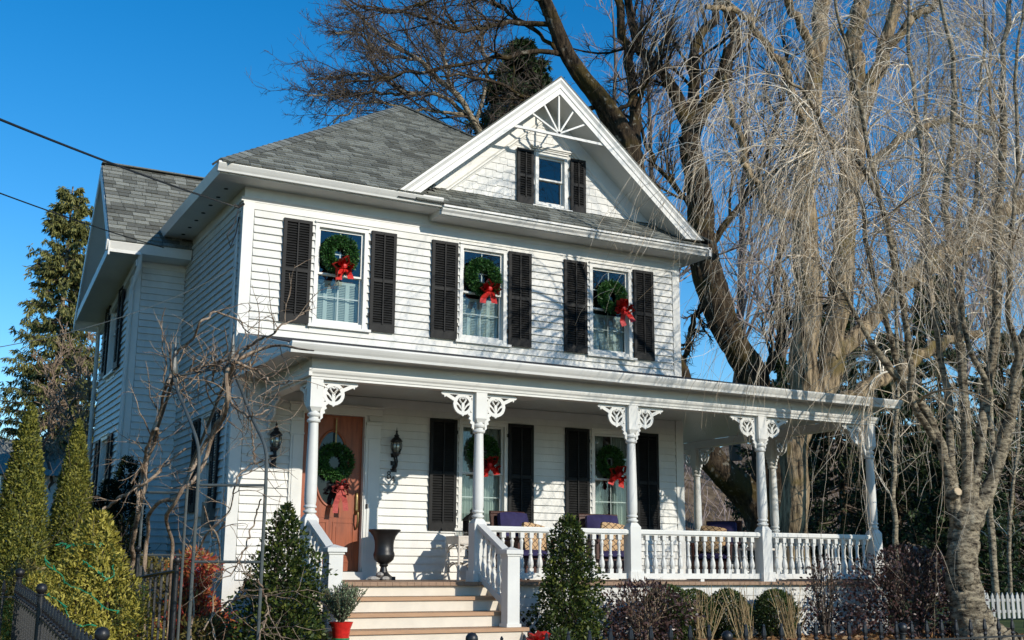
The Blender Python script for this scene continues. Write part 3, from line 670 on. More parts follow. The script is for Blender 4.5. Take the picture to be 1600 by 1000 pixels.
# stairs
st = MB(); 
st.box(.36, 2.70, -2.02, -1.99, -.16, -.047); st.box(.36, 2.70, -2.30, -2.27, -.325, -.205); st.box(.36, 2.72, -2.585, -2.555, -.49, -.37); st.box(.36, 2.75, -2.87, -2.84, -.66, -.535); st.box(.36, 2.75, -3.15, -3.12, -.83, -.70)
for x in (.36, 2.68): st.ext([(-1.99, -.047), (-2.30, -.205), (-2.585, -.37), (-2.87, -.535), (-3.15, -.70), (-3.15, -.85), (-1.99, -.85)], (x-.0, 0, 0), (0, 1, 0), (0, 0, 1), (.03, 0, 0))
steps = st.build('porch_steps', CREAM, house)
for y0, y1, z in ((-2.33, -2.02, -.163), (-2.615, -2.30, -.328), (-2.90, -2.585, -.493), (-3.18, -2.87, -.66)):
    q = MB(); ym = (y0+y1)/2; q.box(.33, 2.76, y0, ym-.002, z-.04, z); q.box(.33, 2.76, ym+.002, y1, z-.04, z-.001); q.build('tread', TREAD, steps)
nw = MB(); h = .078
nw.box(-h-.015, h+.015, -h-.015, h+.015, -.492, -.455); nw.box(-h, h, -h, h, -.455, .30); nw.box(-h-.012, h+.012, -h-.012, h+.012, .30, .325); nw.box(-.108, .108, -.108, .108, .325, .37)
nw.add([(-.1, -.1, .37), (.1, -.1, .37), (.1, .1, .37), (-.1, .1, .37), (0, 0, .405)], [(0, 1, 4), (1, 2, 4), (2, 3, 4), (3, 0, 4)])
nmesh = nw.mesh('newel_post', TRIM)
for x in (.452, 2.602):
    link('newel_post', nmesh, house, (x, -2.735, 0))
    q = MB(); q.bar((x, -1.955, .665), (x, -2.66, .335), .10, .05); q.bar((x, -1.955, .635), (x, -2.66, .305), .06, .03); q.bar((x, -1.955, .075), (x, -2.66, -.255), .07, .075)
    sr = q.build('stair_railing', TRIM, house)
    for i in range(5):
        f = (i+.8)/5.6; y = -1.955-.705*f; b_ = link('baluster', bmesh2, sr, (x, y, .10-.33*f)); b_.scale = (1, 1, 1.05)

# ================================================================== THINGS ON THE PORCH
# wall lanterns beside the door
LGL = GLASS('lantern_glass', (.9, .9, .85), .12)
def wall_lantern(x, z, label):
    t = thing('wall_lantern', (x, -.10, z), label, 'lamp', 'black lanterns beside the front door')
    b_ = MB(); b_.box(-.045, .045, .078, .098, -.30, -.02)
    b_.tube([(0, .085, -.22), (0, .04, -.26), (0, -.02, -.22), (0, -.04, -.16), (0, -.01, -.10), (0, 0, -.06)], .013, 7); b_.tube([(0, .085, -.08), (0, .05, -.12), (0, .02, -.18), (0, .05, -.24)], .012, 6); b_.lathe([(.001, -.29), (.03, -.27), (.04, -.24), (.02, -.20)], (0, .075, 0), 8)
    b_.build('bracket_arm', IRON, t, t.location, smooth=True)
    c = MB(); c.lathe([(.001, -.10), (.03, -.085), (.045, -.06), (.06, -.05), (.06, -.04), (.045, -.035)], seg=8)
    for i in range(8):
        a = 2*math.pi*(i+.5)/8; ca, sa = math.cos(a), math.sin(a); c.tube([(.045*ca, .045*sa, -.045), (.07*ca, .07*sa, .02), (.072*ca, .072*sa, .07), (.06*ca, .06*sa, .11)], .006, 4)
    c.lathe([(.06, .105), (.082, .108), (.082, .12), (.06, .15), (.032, .175), (.03, .185), (.04, .192), (.018, .215), (.012, .24), (.018, .25), (.006, .27), (.001, .31)], seg=10)
    c.build('cage', IRON, t, t.location)
    g = MB(); g.lathe([(.04, -.045), (.058, .0), (.06, .06), (.052, .11)], seg=8, cap=False); g.build('glass', LGL, t, t.location, smooth=True)
    g = MB(); g.lathe([(.012, -.04), (.012, .04), (.004, .06)], seg=6); g.build('bulb', CREAM, t, t.location)
wall_lantern(2.235, 1.73, 'black lantern on the wall between the front door and the shutter, above the house number')
wall_lantern(.545, 1.72, 'black lantern on the wall left of the front door, close to the house corner')

def wreath_mesh(r0, r1, n_=4200, lights=False):
    """ring of needles"""
    a = RNG.uniform(0, 2*np.pi, n_); b_ = RNG.uniform(0, 2*np.pi, n_); rr = (r1-r0)/2*np.sqrt(RNG.uniform(.15, 1, n_)); rm_ = (r0+r1)/2
    rad = rm_+rr*np.cos(b_); C = np.stack([rad*np.cos(a), rr*np.sin(b_)*.75, rad*np.sin(a)], 1)
    out = np.stack([np.cos(b_)*np.cos(a), np.sin(b_)*.8, np.cos(b_)*np.sin(a)], 1)+RNG.normal(0, .55, (n_, 3)); out /= np.linalg.norm(out, axis=1)[:, None]
    return leaf_np(C, out, RNG.uniform(.04, .07, n_), .34)
def leaf_np(C, D, L, wr=.4, ref=None):
    """diamond leaves at C along D"""
    n_ = len(C); rn = RNG.normal(0, 1, (n_, 3)); ref = rn if ref is None else ref+.45*rn; S = np.cross(D, ref); S /= np.linalg.norm(S, axis=1)[:, None]+1e-9
    L = np.asarray(L)[:, None]
    V = np.stack([C, C+D*L*.5+S*L*wr*.5, C+D*L, C+D*L*.5-S*L*wr*.5], 1).reshape(-1, 3)
    F = np.arange(n_*4).reshape(n_, 4); return V, F
wmes = []
for r0_, r1_ in ((.125, .285), (.12, .275), (.135, .29), (.13, .28)): wV, wF = wreath_mesh(r0_, r1_); wmes.append(np_mesh('wreath', wV, wF, WREATH))
BOWM = None
def bow_mesh(name, mt, tails=.16, s=1.0, seed=1):
    q = MB(); rnd_ = random.Random(seed)
    def ribbon(P, w0):
        P = [Vector(p)*s for p in P]; vs = []
        for i, p in enumerate(P):
            t_ = (P[min(i+1, len(P)-1)]-P[max(i-1, 0)]).normalized(); sd_ = t_.cross(Vector((0, 1, .0))).normalized()*w0*s*.0+Vector((0, 1, .25)).normalized()*w0*s*.5
            vs += [p-sd_, p+sd_]
        q.add(vs, [(2*i, 2*i+1, 2*i+3, 2*i+2) for i in range(len(P)-1)])
    for k in range(9):
        a = R(-35+k*31+rnd_.uniform(-16, 16)); L = rnd_.uniform(.06, .10); c_, s2_ = math.cos(a), math.sin(a)
        ribbon([(0, -.02, 0), (L*.6*c_-L*.3*s2_, -.05, L*.6*s2_+L*.3*c_), (L*c_, -.055, L*s2_), (L*.6*c_+L*.3*s2_, -.03, L*.6*s2_-L*.3*c_), (0, -.015, 0)], .06)
    vs = []; 
    for sx, l in ((-1, tails), (1, tails*.9)):
        P = [(0, -.03, 0), (sx*.02, -.05, -l*.3), (sx*.045, -.035, -l*.65), (sx*.05, -.05, -l)]
        P = [Vector(p)*s for p in P]; v2 = []
        for p in P: v2 += [p+Vector((-.026*s, 0, 0)), p+Vector((.026*s, 0, 0))]
        q.add(v2, [(2*i, 2*i+1, 2*i+3, 2*i+2) for i in range(3)])
    q.lathe([(.001, -.025*s), (.022*s, -.015*s), (.026*s, 0), (.022*s, .015*s), (.001, .025*s)], (0, -.04*s, 0), 8)
    return q.mesh(name, mt)
bows = [bow_mesh('bow', RED, .09+.02*k, 1.75, 3+k) for k in range(4)]; bow1 = bows[0]; wcount = [0]
bow2 = bow_mesh('bow', REDPLAID, .24, 1.4)
def wreath(x, y, z, label, group, s=1.0, bow=bow1, bx=.03, bz=-.20, hang=None):
    t = thing('wreath', (x, y, z), label, 'wreath', group); t.rotation_euler = (0, 0, 0)
    wcount[0] += 1; k_ = wcount[0]
    o_ = link('greenery', wmes[k_ % 4], t, (x, y, z)); o_.scale = (s*random.uniform(.96, 1.04), s, s*random.uniform(.97, 1.05)); o_.rotation_euler = (random.uniform(-.05, .05), random.uniform(0, 6), 0)
    b_ = link('bow', bow if bow is not bow1 else bows[k_ % 4], t, (x+bx, y-.06, z+bz)); b_.rotation_euler = (0, random.uniform(-.35, .35), random.uniform(-.2, .2))
    if hang: MB().bar((x, y, z+.2), (x, y, z+hang), .02, .006, (0, -1, 0)).build('hanger', BRASS, t)
    return t
wreath(1.345, -.035, 4.385, 'green wreath with red bow on the upstairs window nearest the house corner, in full sun', 'wreaths on the upstairs windows', .97, bx=.02)
wreath(3.565, -.035, 4.335, 'green wreath with red bow on the middle upstairs window', 'wreaths on the upstairs windows', .93, bx=.05)
wreath(5.82, -.035, 4.30, 'green wreath with red bow on the upstairs window under willow twigs, nearest the big trees', 'wreaths on the upstairs windows', .90, bx=.13, bz=-.20)
wreath(3.60, -.035, 1.78, 'shaded dark wreath with red bow on the porch window behind the table and first chair', 'wreaths on the porch windows', .82, bx=.05)
wreath(5.75, -.035, 1.74, 'shaded dark wreath with red bow on the porch window behind the second chair', 'wreaths on the porch windows', .82, bx=.08)
wreath(1.40, .0, 1.53, 'large wreath with long dusty red ribbon hanging on the front door', 'door wreath', .85, bow=bow2, bx=.06, bz=-.34, hang=.59)

# urn
u = thing('urn', (1.955, -.45, 0), 'tall black cast urn on a square foot beside the front door', 'urn')
q = MB(); q.lathe([(.055, .10), (.045, .14), (.04, .165), (.055, .18), (.06, .19), (.05, .205), (.09, .225), (.125, .26), (.138, .31), (.138, .335), (.132, .345), (.132, .355), (.125, .365), (.122, .44), (.128, .50), (.15, .56), (.185, .605), (.205, .62), (.212, .635), (.205, .645), (.18, .635), (.12, .60), (.001, .58)], seg=24)
q.build('bowl', IRON, u, u.location, smooth=True)
q = MB(); q.box(-.12, .12, -.12, .12, 0, .045); q.lathe([(.115, .045), (.085, .07), (.055, .10)], seg=20); q.build('foot', IRON, u, u.location)
# small pale stones by the urn
for i, (x, y, sx) in enumerate(((1.76, -.62, .09), (1.90, -.66, .08), (1.83, -.64, .07))):
    q = MB(); q.lathe([(.6, -.2), (1, .2), (.9, .7), (.4, 1)], seg=7); z0 = .006 if i < 2 else .055
    o_ = q.build('stone', CONC, None, (x, y, z0)); o_.scale = (sx, .05, .045); o_.rotation_euler = (0, 0, i*.7); tag(o_, ['flat grey stone at the foot of the black urn, nearer the door', 'flat grey stone at the foot of the black urn, farther from the door', 'small grey stone lying on top of two others beside the urn'][i], 'stone', 'stones by the urn')
# white wicker table
tb = thing('wicker_table', (3.05, -.62, 0), 'small white wicker side table with arched legs between the urn and the chair', 'table')
q = MB(); q.box(-.20, .20, -.20, .20, .55, .575); q.build('table_top', WWICK, tb, tb.location)
q = MB()
for sx in (-1, 1):
    q.box(sx*.19-.004, sx*.19+.004, -.17, .17, .47, .549); q.box(-.17, .17, sx*.19-.004, sx*.19+.004, .47, .549)
q.build('apron', WWICK, tb, tb.location)
for sx in (-1, 1):
    for sy in (-1, 1): MB().tube([(sx*.20, sy*.20, 0), (sx*.185, sy*.185, .3), (sx*.185, sy*.185, .56)], [.02, .015, .017], 7).build('leg', WWICK, tb, tb.location, smooth=True)
for (z, h_) in ((.27, .2), (.0, .24)):
    for f in range(4):
        q = MB(); P = []
        for k in range(9):
            th = math.pi*k/8; a, zz = -.165*math.cos(th), z+h_*.45+h_*.5*math.sin(th)
            P.append(((a, -.187, zz), (a, .187, zz), (-.187, a, zz), (.187, a, zz))[f])
        q.tube(P, .011, 6); q.build('arch', WWICK, tb, tb.location, smooth=True)
q = MB(); q.box(-.18, .18, -.18, .18, .255, .27); q.build('shelf', WWICK, tb, tb.location)
q = MB(); q.lathe([(.035, 0), (.05, .10), (.054, .105), (.054, .115), (.045, .115), (.04, .10)], seg=12); o_ = q.build('flower_pot', IRON, None, (3.13, -.62, .271), smooth=True); tag(o_, 'small black pot standing on the lower shelf of the white wicker table', 'pot')
cl = thing('candle_lantern', (3.14, -.60, .576), 'dark metal candle lantern with glass sides standing on the white wicker table', 'lantern')
q = MB(); q.box(-.085, .085, -.085, .085, 0, .025); q.box(-.085, .085, -.085, .085, .205, .22)
for sx in (-1, 1):
    for sy in (-1, 1): q.box(sx*.078-.007, sx*.078+.007, sy*.078-.007, sy*.078+.007, .025, .205)
q.add([(-.095, -.095, .22), (.095, -.095, .22), (.095, .095, .22), (-.095, .095, .22), (-.04, -.04, .285), (.04, -.04, .285), (.04, .04, .285), (-.04, .04, .285)], [(3, 2, 1, 0), (0, 1, 5, 4), (1, 2, 6, 5), (2, 3, 7, 6), (3, 0, 4, 7), (4, 5, 6, 7)])
q.lathe([(.03, .285), (.035, .30), (.012, .31), (.016, .33), (.02, .34), (.006, .36), (.001, .385)], seg=8); q.build('frame', SHUT, cl, cl.location)
q = MB()
for sx in (-1, 1): q.box(sx*.074-.002, sx*.074+.002, -.07, .07, .026, .204); q.box(-.07, .07, sx*.074-.002, sx*.074+.002, .026, .204)
q.build('glass', LGL, cl, cl.location)
q = MB(); q.lathe([(.035, .025), (.035, .12), (.03, .125), (.004, .12)], seg=10); q.build('candle', CREAM, cl, cl.location)
# glass votives on the table
for i, x in enumerate((2.90, 2.97)):
    q = MB(); q.lathe([(.022, 0), (.027, .055)], seg=10, cap=False); o_ = q.build('glass_votive', LGL, None, (x, -.70+.03*i, .577)); tag(o_, 'small clear glass tumbler on the wicker table, ' + ('on the side facing the door' if i == 0 else 'next to the candle lantern'), 'glass', 'glasses on the wicker table')

# pillow cloth: tan with a dark ogee trellis
def pillow_mat():
    m, n, b = new_mat('trellis_pillow_cloth'); L = n.links.new; tc = n.nodes.new('ShaderNodeTexCoord'); sp = n.nodes.new('ShaderNodeSeparateXYZ'); L(tc.outputs['Object'], sp.inputs[0])
    def mth(op, a, b_=None, c=None):
        q = n.nodes.new('ShaderNodeMath'); q.operation = op
        for i, v in enumerate((a, b_)):
            if v is None: continue
            if isinstance(v, (int, float)): q.inputs[i].default_value = v
            else: L(v, q.inputs[i])
        return q.outputs[0]
    x = mth('MULTIPLY', sp.outputs[0], 9); z = mth('MULTIPLY', sp.outputs[2], 11)
    s1 = mth('PINGPONG', mth('ADD', x, z), .5); s2 = mth('PINGPONG', mth('SUBTRACT', x, z), .5)
    f = mth('LESS_THAN', mth('MINIMUM', s1, s2), .07)
    mx = n.nodes.new('ShaderNodeMix'); mx.data_type = 'RGBA'; mx.inputs[6].default_value = (.52, .34, .18, 1); mx.inputs[7].default_value = (.05, .025, .02, 1); L(f, mx.inputs[0]); L(mx.outputs[2], b.inputs['Base Color']); b.inputs['Roughness'].default_value = .9
    return m
PILM = pillow_mat()
def cushion(w_, d, h, puff=.5, n_=8):
    """soft box, bulging in the middle"""
    q = MB(); vs = []; fs = []
    for side in (0, 1):
        for i in range(n_+1):
            for j in range(n_+1):
                a, b_ = 2*i/n_-1, 2*j/n_-1; bulge = (1-abs(a)**3)*(1-abs(b_)**3)
                pin = 1-.06*(a*a*b_*b_)
                vs.append((a*w_/2*pin, (-1 if side == 0 else 1)*d/2*(.35+.65*bulge**.5), b_*h/2*pin))
    k = (n_+1)**2
    for i in range(n_):
        for j in range(n_):
            a = i*(n_+1)+j; fs += [(a, a+n_+1, a+n_+2, a+1), (k+a+1, k+a+n_+2, k+a+n_+1, k+a)]
    edge = [i*(n_+1) for i in range(n_+1)]+[n_*(n_+1)+j for j in range(1, n_+1)]+[i*(n_+1)+n_ for i in range(n_-1, -1, -1)]+[j for j in range(n_-1, 0, -1)]
    for a, b_ in zip(edge, edge[1:]+edge[:1]): fs.append((a, b_, k+b_, k+a))
    q.add(vs, fs); return q
def armchair(x, y, rot, label, wide=.62):
    t = thing('wicker_armchair', (x, y, 0), label, 'armchair', 'wicker armchairs with navy cushions'); t.rotation_euler = (0, 0, rot)
    L = lambda nm, mb, mt, sm=False: (lambda o_: o_)(local(nm, mb, mt, t, sm))
    q = MB(); h = wide/2
    q.box(-h, h, -.28, .28, .24, .29); q.box(-h, h, -.285, -.265, .10, .24); L('seat_frame', q, WICK)
    q = MB(); q.ext([(.26, .29), (.30, .29), (.40, .90), (.37, .915)], (-h, 0, 0), (0, 1, 0), (0, 0, 1), (wide, 0, 0)); q.tube([(-h, .38, .91), (h, .38, .91)], .025, 7); L('backrest', q, WICK)
    for sx in (-1, 1):
        q = MB(); q.box(sx*h-.02, sx*h+.02, -.24, .3, .29, .52); q.tube([(sx*h, -.29, .54), (sx*h, .1, .555), (sx*h, .34, .60)], .03, 7); L('arm', q, WICK)
        for yy in (-.25, .26): q = MB(); q.tube([(sx*(h-.02), yy, 0), (sx*(h-.02), yy, .25)], .022, 7); L('leg', q, WICK)
    o_ = local('seat_cushion', cushion(wide-.08, .13, .52), NAVY, t, True); o_.rotation_euler = (R(90), 0, 0); o_.location = (0, -.02, .35)
    o_ = local('back_cushion', cushion(wide-.1, .18, .52), NAVY, t, True); o_.rotation_euler = (R(-12), 0, 0); o_.location = (0, .22, .66)
    return t
def local(nm, mb, mt, t, sm=False):
    o_ = bpy.data.objects.new(nm, mb.mesh(nm, mt, sm)); col.objects.link(o_); o_.parent = t; return o_
armchair(3.90, -.72, R(12), 'dark wicker armchair with navy cushions near the white wicker table, trellis pillow leaning askew')
armchair(5.28, -.72, R(-6), 'dark wicker armchair with navy cushions behind the holly bush, trellis pillow set upright')
armchair(8.0, .35, R(-60), 'dark wicker armchair with navy cushions past the house corner on the side porch')
for x, y, z, rx, rz, lab in ((3.99, -.82, .55, -.2, .30, 'tan trellis-patterned pillow tilted on the chair next to the wicker table'), (5.27, -.84, .58, -.16, -.06, 'tan trellis-patterned pillow upright on the chair behind the holly bush'), (7.86, .27, .62, -.2, -1.0, 'tan pillow on the chair past the house corner')):
    q = cushion(.44, .13, .42); o_ = q.build('throw_pillow', PILM, None, (x, y, z), smooth=True); o_.rotation_euler = (rx, .12, rz); tag(o_, lab, 'pillow', 'patterned pillows on the porch chairs')
# white wicker planter stand on the side porch
ws = thing('plant_stand', (7.75, -.95, 0), 'white wicker plant stand behind the railing past the house corner', 'stand')
q = MB(); q.box(-.2, .2, -.2, .2, .44, .47); q.box(-.18, .18, -.18, .18, .14, .16)
for sx in (-1, 1):
    for sy in (-1, 1): q.tube([(sx*.2, sy*.2, 0), (sx*.17, sy*.17, .22), (sx*.19, sy*.19, .44)], .016, 6)
q.build('frame', WWICK, ws, ws.location)
q = MB(); q.lathe([(.12, .47), (.16, .56), (.17, .58), (.15, .58)], seg=14); q.build('basket', WWICK, ws, ws.location, smooth=True)
# ================================================================== GROWING THINGS: tools
def resample(pts, K):
    pts = np.asarray(pts, float); n_ = len(pts)
    d = np.r_[0, np.cumsum(np.linalg.norm(np.diff(pts[:, :3], axis=0), axis=1))]
    P = np.vstack([2*pts[0]-pts[1], pts, 2*pts[-1]-pts[-2]]); out = []
    for s in np.linspace(0, d[-1], K):
        i = min(max(np.searchsorted(d, s, 'right')-1, 0), n_-2); t = (s-d[i])/(d[i+1]-d[i]+1e-9)
        a, b_, c, e = P[i], P[i+1], P[i+2], P[i+3]
        out.append(.5*((2*b_)+(-a+c)*t+(2*a-5*b_+4*c-e)*t*t+(-a+3*b_-3*c+e)*t**3))
    return np.array(out)
def limb(px, y0, y1, K=22, wig=.0):
    """limb through pixels (x, y, radius in px), its distance running from y0 to y1"""
    n_ = len(px); L = []
    for i, (x, y, r) in enumerate(px):
        yy = y0+(y1-y0)*i/(n_-1); p = at(x, y, y=yy); D = (p-cam_p).dot(cf); L.append((*p, r*D/FOC))
    q = resample(L, K); q[1:, :3] += RNG.normal(0, wig, (K-1, 3)); return q[:, :3], np.maximum(q[:, 3], .004)
def spawn(P, Rr, M_, t0, t1, ang, L, K, wig, grav, rr, up=0., rmax=1., asd=.25, tip=.35, rmin=.003, bias=None):
    N, Kp, _ = P.shape; idx = np.repeat(np.arange(N), M_); n_ = len(idx)
    t = RNG.uniform(t0, t1, n_); f = t*(Kp-1); i = np.minimum(f.astype(int), Kp-2); u = (f-i)[:, None]
    p0 = P[idx, i]*(1-u)+P[idx, i+1]*u; T = P[idx, i+1]-P[idx, i]; T /= np.linalg.norm(T, axis=1)[:, None]+1e-9
    r0 = (Rr[idx, i]*(1-u[:, 0])+Rr[idx, i+1]*u[:, 0])*rr
    q = RNG.normal(0, 1, (n_, 3)); q -= T*np.sum(q*T, 1)[:, None]; q /= np.linalg.norm(q, axis=1)[:, None]+1e-9
    a = np.clip(RNG.normal(ang, asd, n_), .1, 2)[:, None]
    D = T*np.cos(a)+q*np.sin(a); D[:, 2] += up
    if bias is not None: D += np.asarray(bias)
    D /= np.linalg.norm(D, axis=1)[:, None]
    pl = np.linalg.norm(np.diff(P, axis=1), axis=2).sum(1)[idx]
    LL = (L*pl if L < 1 else np.full(n_, L))*RNG.uniform(.55, 1.2, n_)*(1-.4*t) if not isinstance(L, tuple) else RNG.uniform(L[0], L[1], n_)
    out = np.zeros((n_, K, 3)); out[:, 0] = p0; st = (LL/(K-1))[:, None]
    for k in range(1, K):
        D = D+RNG.normal(0, wig, (n_, 3)); D[:, 2] -= grav; D /= np.linalg.norm(D, axis=1)[:, None]; out[:, k] = out[:, k-1]+D*st
    r0 = np.clip(r0, rmin, rmax); return out, r0[:, None]*np.linspace(1, tip, K)[None, :]
def tubes(sets):
    Vs, Fs, n0 = [], [], 0
    for P, Rr, S in sets:
        N, K, _ = P.shape; T = np.gradient(P, axis=1); T /= np.linalg.norm(T, axis=2)[..., None]+1e-9
        a = np.zeros((N, 3)); m_ = T[:, 0]; a[np.arange(N), np.argmin(np.abs(m_), axis=1)] = 1; rings = []
        for k in range(K):
            a = a-T[:, k]*np.sum(a*T[:, k], 1)[:, None]; a /= np.linalg.norm(a, axis=1)[:, None]+1e-9; b_ = np.cross(T[:, k], a)
            th = 2*np.pi*np.arange(S)/S
            rings.append(P[:, k, None]+Rr[:, k, None, None]*(a[:, None]*np.cos(th)[None, :, None]+b_[:, None]*np.sin(th)[None, :, None]))
        V = np.stack(rings, 1).reshape(-1, 3); base = (np.arange(N)*K*S)[:, None, None]+(np.arange(K-1)*S)[None, :, None]
        s = np.arange(S)[None, None]; s2 = (s+1) % S
        F = np.stack([base+s, base+s2, base+S+s2, base+S+s], -1).reshape(-1, 4)
        Vs.append(V); Fs.append(F+n0); n0 += len(V)
    return np.vstack(Vs), np.vstack(Fs)
def tube_obj(name, sets, mt, parent, smooth=True):
    V, F = tubes(sets); return link(name, np_mesh(name, V, F, mt, smooth), parent, (0, 0, 0), 'stuff')
def bark_tube(name, P, Rr, mt, parent, S=None, rough=.085):
    if S is None: S = 30 if Rr.max() > .16 else 18 if Rr.max() > .07 else 12
    """a limb with an uneven round section"""
    K = len(P); f = resample(np.c_[P, Rr], K*4); P, Rr = f[:, :3], f[:, 3]
    V, F = tubes([(P[None], Rr[None], S)]); Vr = V.reshape(len(P), S, 3)
    nz_ = RNG.normal(0, 1, (len(P)+6, S)); nz_ = sum(nz_[q_:q_+len(P)] for q_ in range(7))/7**.5
    k = 1+rough*(nz_*.75+.55*np.sin(np.arange(len(P))[:, None]*.3+np.arange(S)[None]*6.283/S*2+RNG.uniform(0, 6)))
    Vr = P[:, None]+(Vr-P[:, None])*k[..., None]
    return link(name, np_mesh(name, Vr.reshape(-1, 3), F, mt, True), parent, (0, 0, 0))
def st1(L): return np.stack([x[0] for x in L]), np.stack([x[1] for x in L])
def leaf_obj(name, C, D, L, mt, parent, wr=.4, ref=None):
    V, F = leaf_np(np.asarray(C), np.asarray(D), L, wr, ref); return link(name, np_mesh(name, V, F, mt), parent, (0, 0, 0), 'stuff')
def shell_pts(n_, prof, H, base, lump=.12, inner=.55, seed=0, flat=1.0):
    """points and outward directions in the outer part of a body of revolution"""
    g = np.random.default_rng(seed); t = g.uniform(0, 1, n_*3); rr = np.array([prof(x) for x in np.linspace(0, 1, 60)]); r = np.interp(t, np.linspace(0, 1, 60), rr)
    keep = g.uniform(0, rr.max(), n_*3) < r+.02; t, r = t[keep][:n_], r[keep][:n_]; n_ = len(t); a = g.uniform(0, 2*np.pi, n_)
    ph = g.uniform(0, 6, 8); l = 1+lump*(np.sin(3*a+9*t+ph[0])+np.sin(5*a-14*t+ph[1])+.7*np.sin(9*a+23*t+ph[2]))
    q = (inner+(1-inner)*g.uniform(0, 1, n_)**.6)*r*l
    C = np.stack([q*np.cos(a), q*np.sin(a)*flat, t*H], 1)+np.asarray(base); dr = np.gradient(rr, 1/59)*1/H; sl = np.interp(t, np.linspace(0, 1, 60), dr)
    Nn = np.stack([np.cos(a), np.sin(a), -sl], 1); Nn /= np.linalg.norm(Nn, axis=1)[:, None]; return C, Nn
def rdir(Nn, k, up=0.): D = Nn+RNG.normal(0, k, Nn.shape); D[:, 2] += up; return D/np.linalg.norm(D, axis=1)[:, None]

B_OLD = BARK('old_mossy_bark', (.012, .009, .007), (.085, .06, .037), moss=(.065, .047, .017), mossamt=.35, lich=(.2, .18, .14))
B_WIL = BARK('furrowed_tan_bark', (.03, .022, .015), (.43, .32, .195), scale=5.5, moss=(.16, .12, .05), mossamt=.2)
B_CHE = BARK('pale_peeling_bark', (.035, .027, .02), (.43, .36, .25), scale=8, lich=(.42, .37, .27), st=(.6, .6, 1.5))
B_TWIG = LEAF('grey_brown_twigs', [(.035, .025, .02), (.09, .07, .055), (.19, .155, .125)], .9, 0, .1)
B_STRAND = LEAF('tan_weeping_twigs', [(.12, .085, .055), (.42, .33, .22), (.70, .58, .43), (.92, .83, .68)], .8, 0, .2)
B_PURP = LEAF('purplish_far_twigs', [(.12, .09, .085), (.27, .22, .215), (.45, .38, .37)], .9, 0, .1)
B_VINE = BARK('vine_bark', (.16, .10, .065), (.52, .40, .29), scale=14)

# ================================================================== BIG TREES
def bare_tree(name, label, limbs, bark, twig, kids, parts_names=None, group=None):
    base = limbs[0][0][0]; t = thing(name, tuple(base), label, 'tree', group)
    for i, (P, Rr) in enumerate(limbs): bark_tube('trunk' if i == 0 else 'limb', P, Rr, bark, t)
    return t
# --- the old mossy tree behind the house
oldA = limb([(1205, 885, 26), (1185, 800, 24), (1140, 745, 22), (1100, 700, 21), (1060, 600, 20), (1020, 450, 20), (995, 330, 20), (985, 240, 18), (955, 182, 16), (915, 125, 14), (890, 85, 12), (868, 40, 11), (850, 0, 10), (830, -60, 9)], 8, 9.5, 26, .03)
oldA2 = limb([(985, 245, 13), (991, 170, 8), (980, 80, 7), (966, 10, 6), (955, -70, 5)], 9.1, 9.6, 16, .03)
oldB = limb([(1212, 885, 26), (1200, 700, 24), (1178, 592, 23), (1150, 540, 22), (1118, 470, 23), (1098, 400, 22), (1095, 330, 20), (1084, 262, 18), (1078, 215, 17)], 8, 8.4, 24, .03)
oldB1 = limb([(1078, 218, 12), (1060, 155, 10), (1032, 112, 8), (1004, 78, 7), (985, 20, 6), (975, -60, 5)], 8.4, 9.5, 16, .03)
oldB2 = limb([(1080, 218, 13), (1105, 160, 11), (1135, 105, 10), (1147, 62, 9), (1140, 22, 8), (1118, -22, 7), (1100, -80, 6)], 8.4, 8, 16, .03)
oldB3 = limb([(1082, 215, 9), (1084, 120, 8), (1090, 62, 7), (1118, 25, 6), (1128, -50, 5)], 8.4, 9, 14, .03)
left = [limb([(x_, y_, r_*.72) for x_, y_, r_ in p], a, b_, 22, .025) for p, a, b_ in (
    ([(892, 88, 6), (820, 82, 5), (740, 97, 4), (660, 112, 3.4), (590, 122, 2.6), (520, 132, 1.8)], 9.3, 9.0),
    ([(868, 40, 6), (800, 34, 5), (720, 46, 4), (650, 24, 3), (560, 6, 2)], 9.4, 10.5),
    ([(940, 166, 6), (870, 172, 4.5), (800, 140, 3.5), (745, 120, 3), (690, 118, 2)], 9.2, 8),
    ([(905, 108, 5), (850, 60, 4.5), (790, 15, 4), (740, -20, 3)], 9.3, 11),
    ([(955, 182, 5), (1000, 140, 4), (1040, 60, 3), (1060, 0, 2.5)], 9.2, 8),
    ([(1095, 340, 7), (1060, 300, 5), (1020, 250, 4), (1000, 180, 3), (1010, 110, 2.4)], 8.4, 9.5),
    ([(1110, 455, 8), (1085, 500, 6), (1070, 560, 5), (1045, 590, 4)], 8.3, 9.5),
    ([(1098, 400, 8), (1150, 330, 6), (1190, 260, 5), (1220, 170, 4), (1230, 80, 3)], 8.4, 7.5),
    ([(1178, 600, 12), (1205, 565, 9), (1222, 520, 8), (1228, 460, 6), (1215, 400, 4)], 8, 7.6),
    ([(850, 0, 6), (780, -20, 4), (700, -10, 3), (610, 20, 2.5), (520, -10, 1.6)], 9.4, 9.2))]
old = bare_tree('old_tree', 'old mossy tree with dark leaning limbs behind the house, reaching left over the gable', [oldB, oldA, oldA2, oldB1, oldB2, oldB3]+left, B_OLD, B_TWIG, 0)
P0, R0 = st1([resample_ for resample_ in [(resample(np.c_[p, r], 14)[:, :3], resample(np.c_[p, r], 14)[:, 3]) for p, r in [oldA2, oldB1, oldB2, oldB3]+left]])
a1 = spawn(P0[4:], R0[4:], 18, .12, 1, .75, .42, 8, .16, -.02, .55, .15, rmax=.05); a1b = spawn(P0[:4], R0[:4], 9, .1, 1, .8, .45, 8, .16, -.02, .55, .15, rmax=.05); a1 = tuple(np.concatenate(z) for z in zip(a1, a1b))
a2 = spawn(*a1, 11, .15, 1, .7, .5, 6, .18, -.02, .6, .1, rmax=.016, rmin=.005)
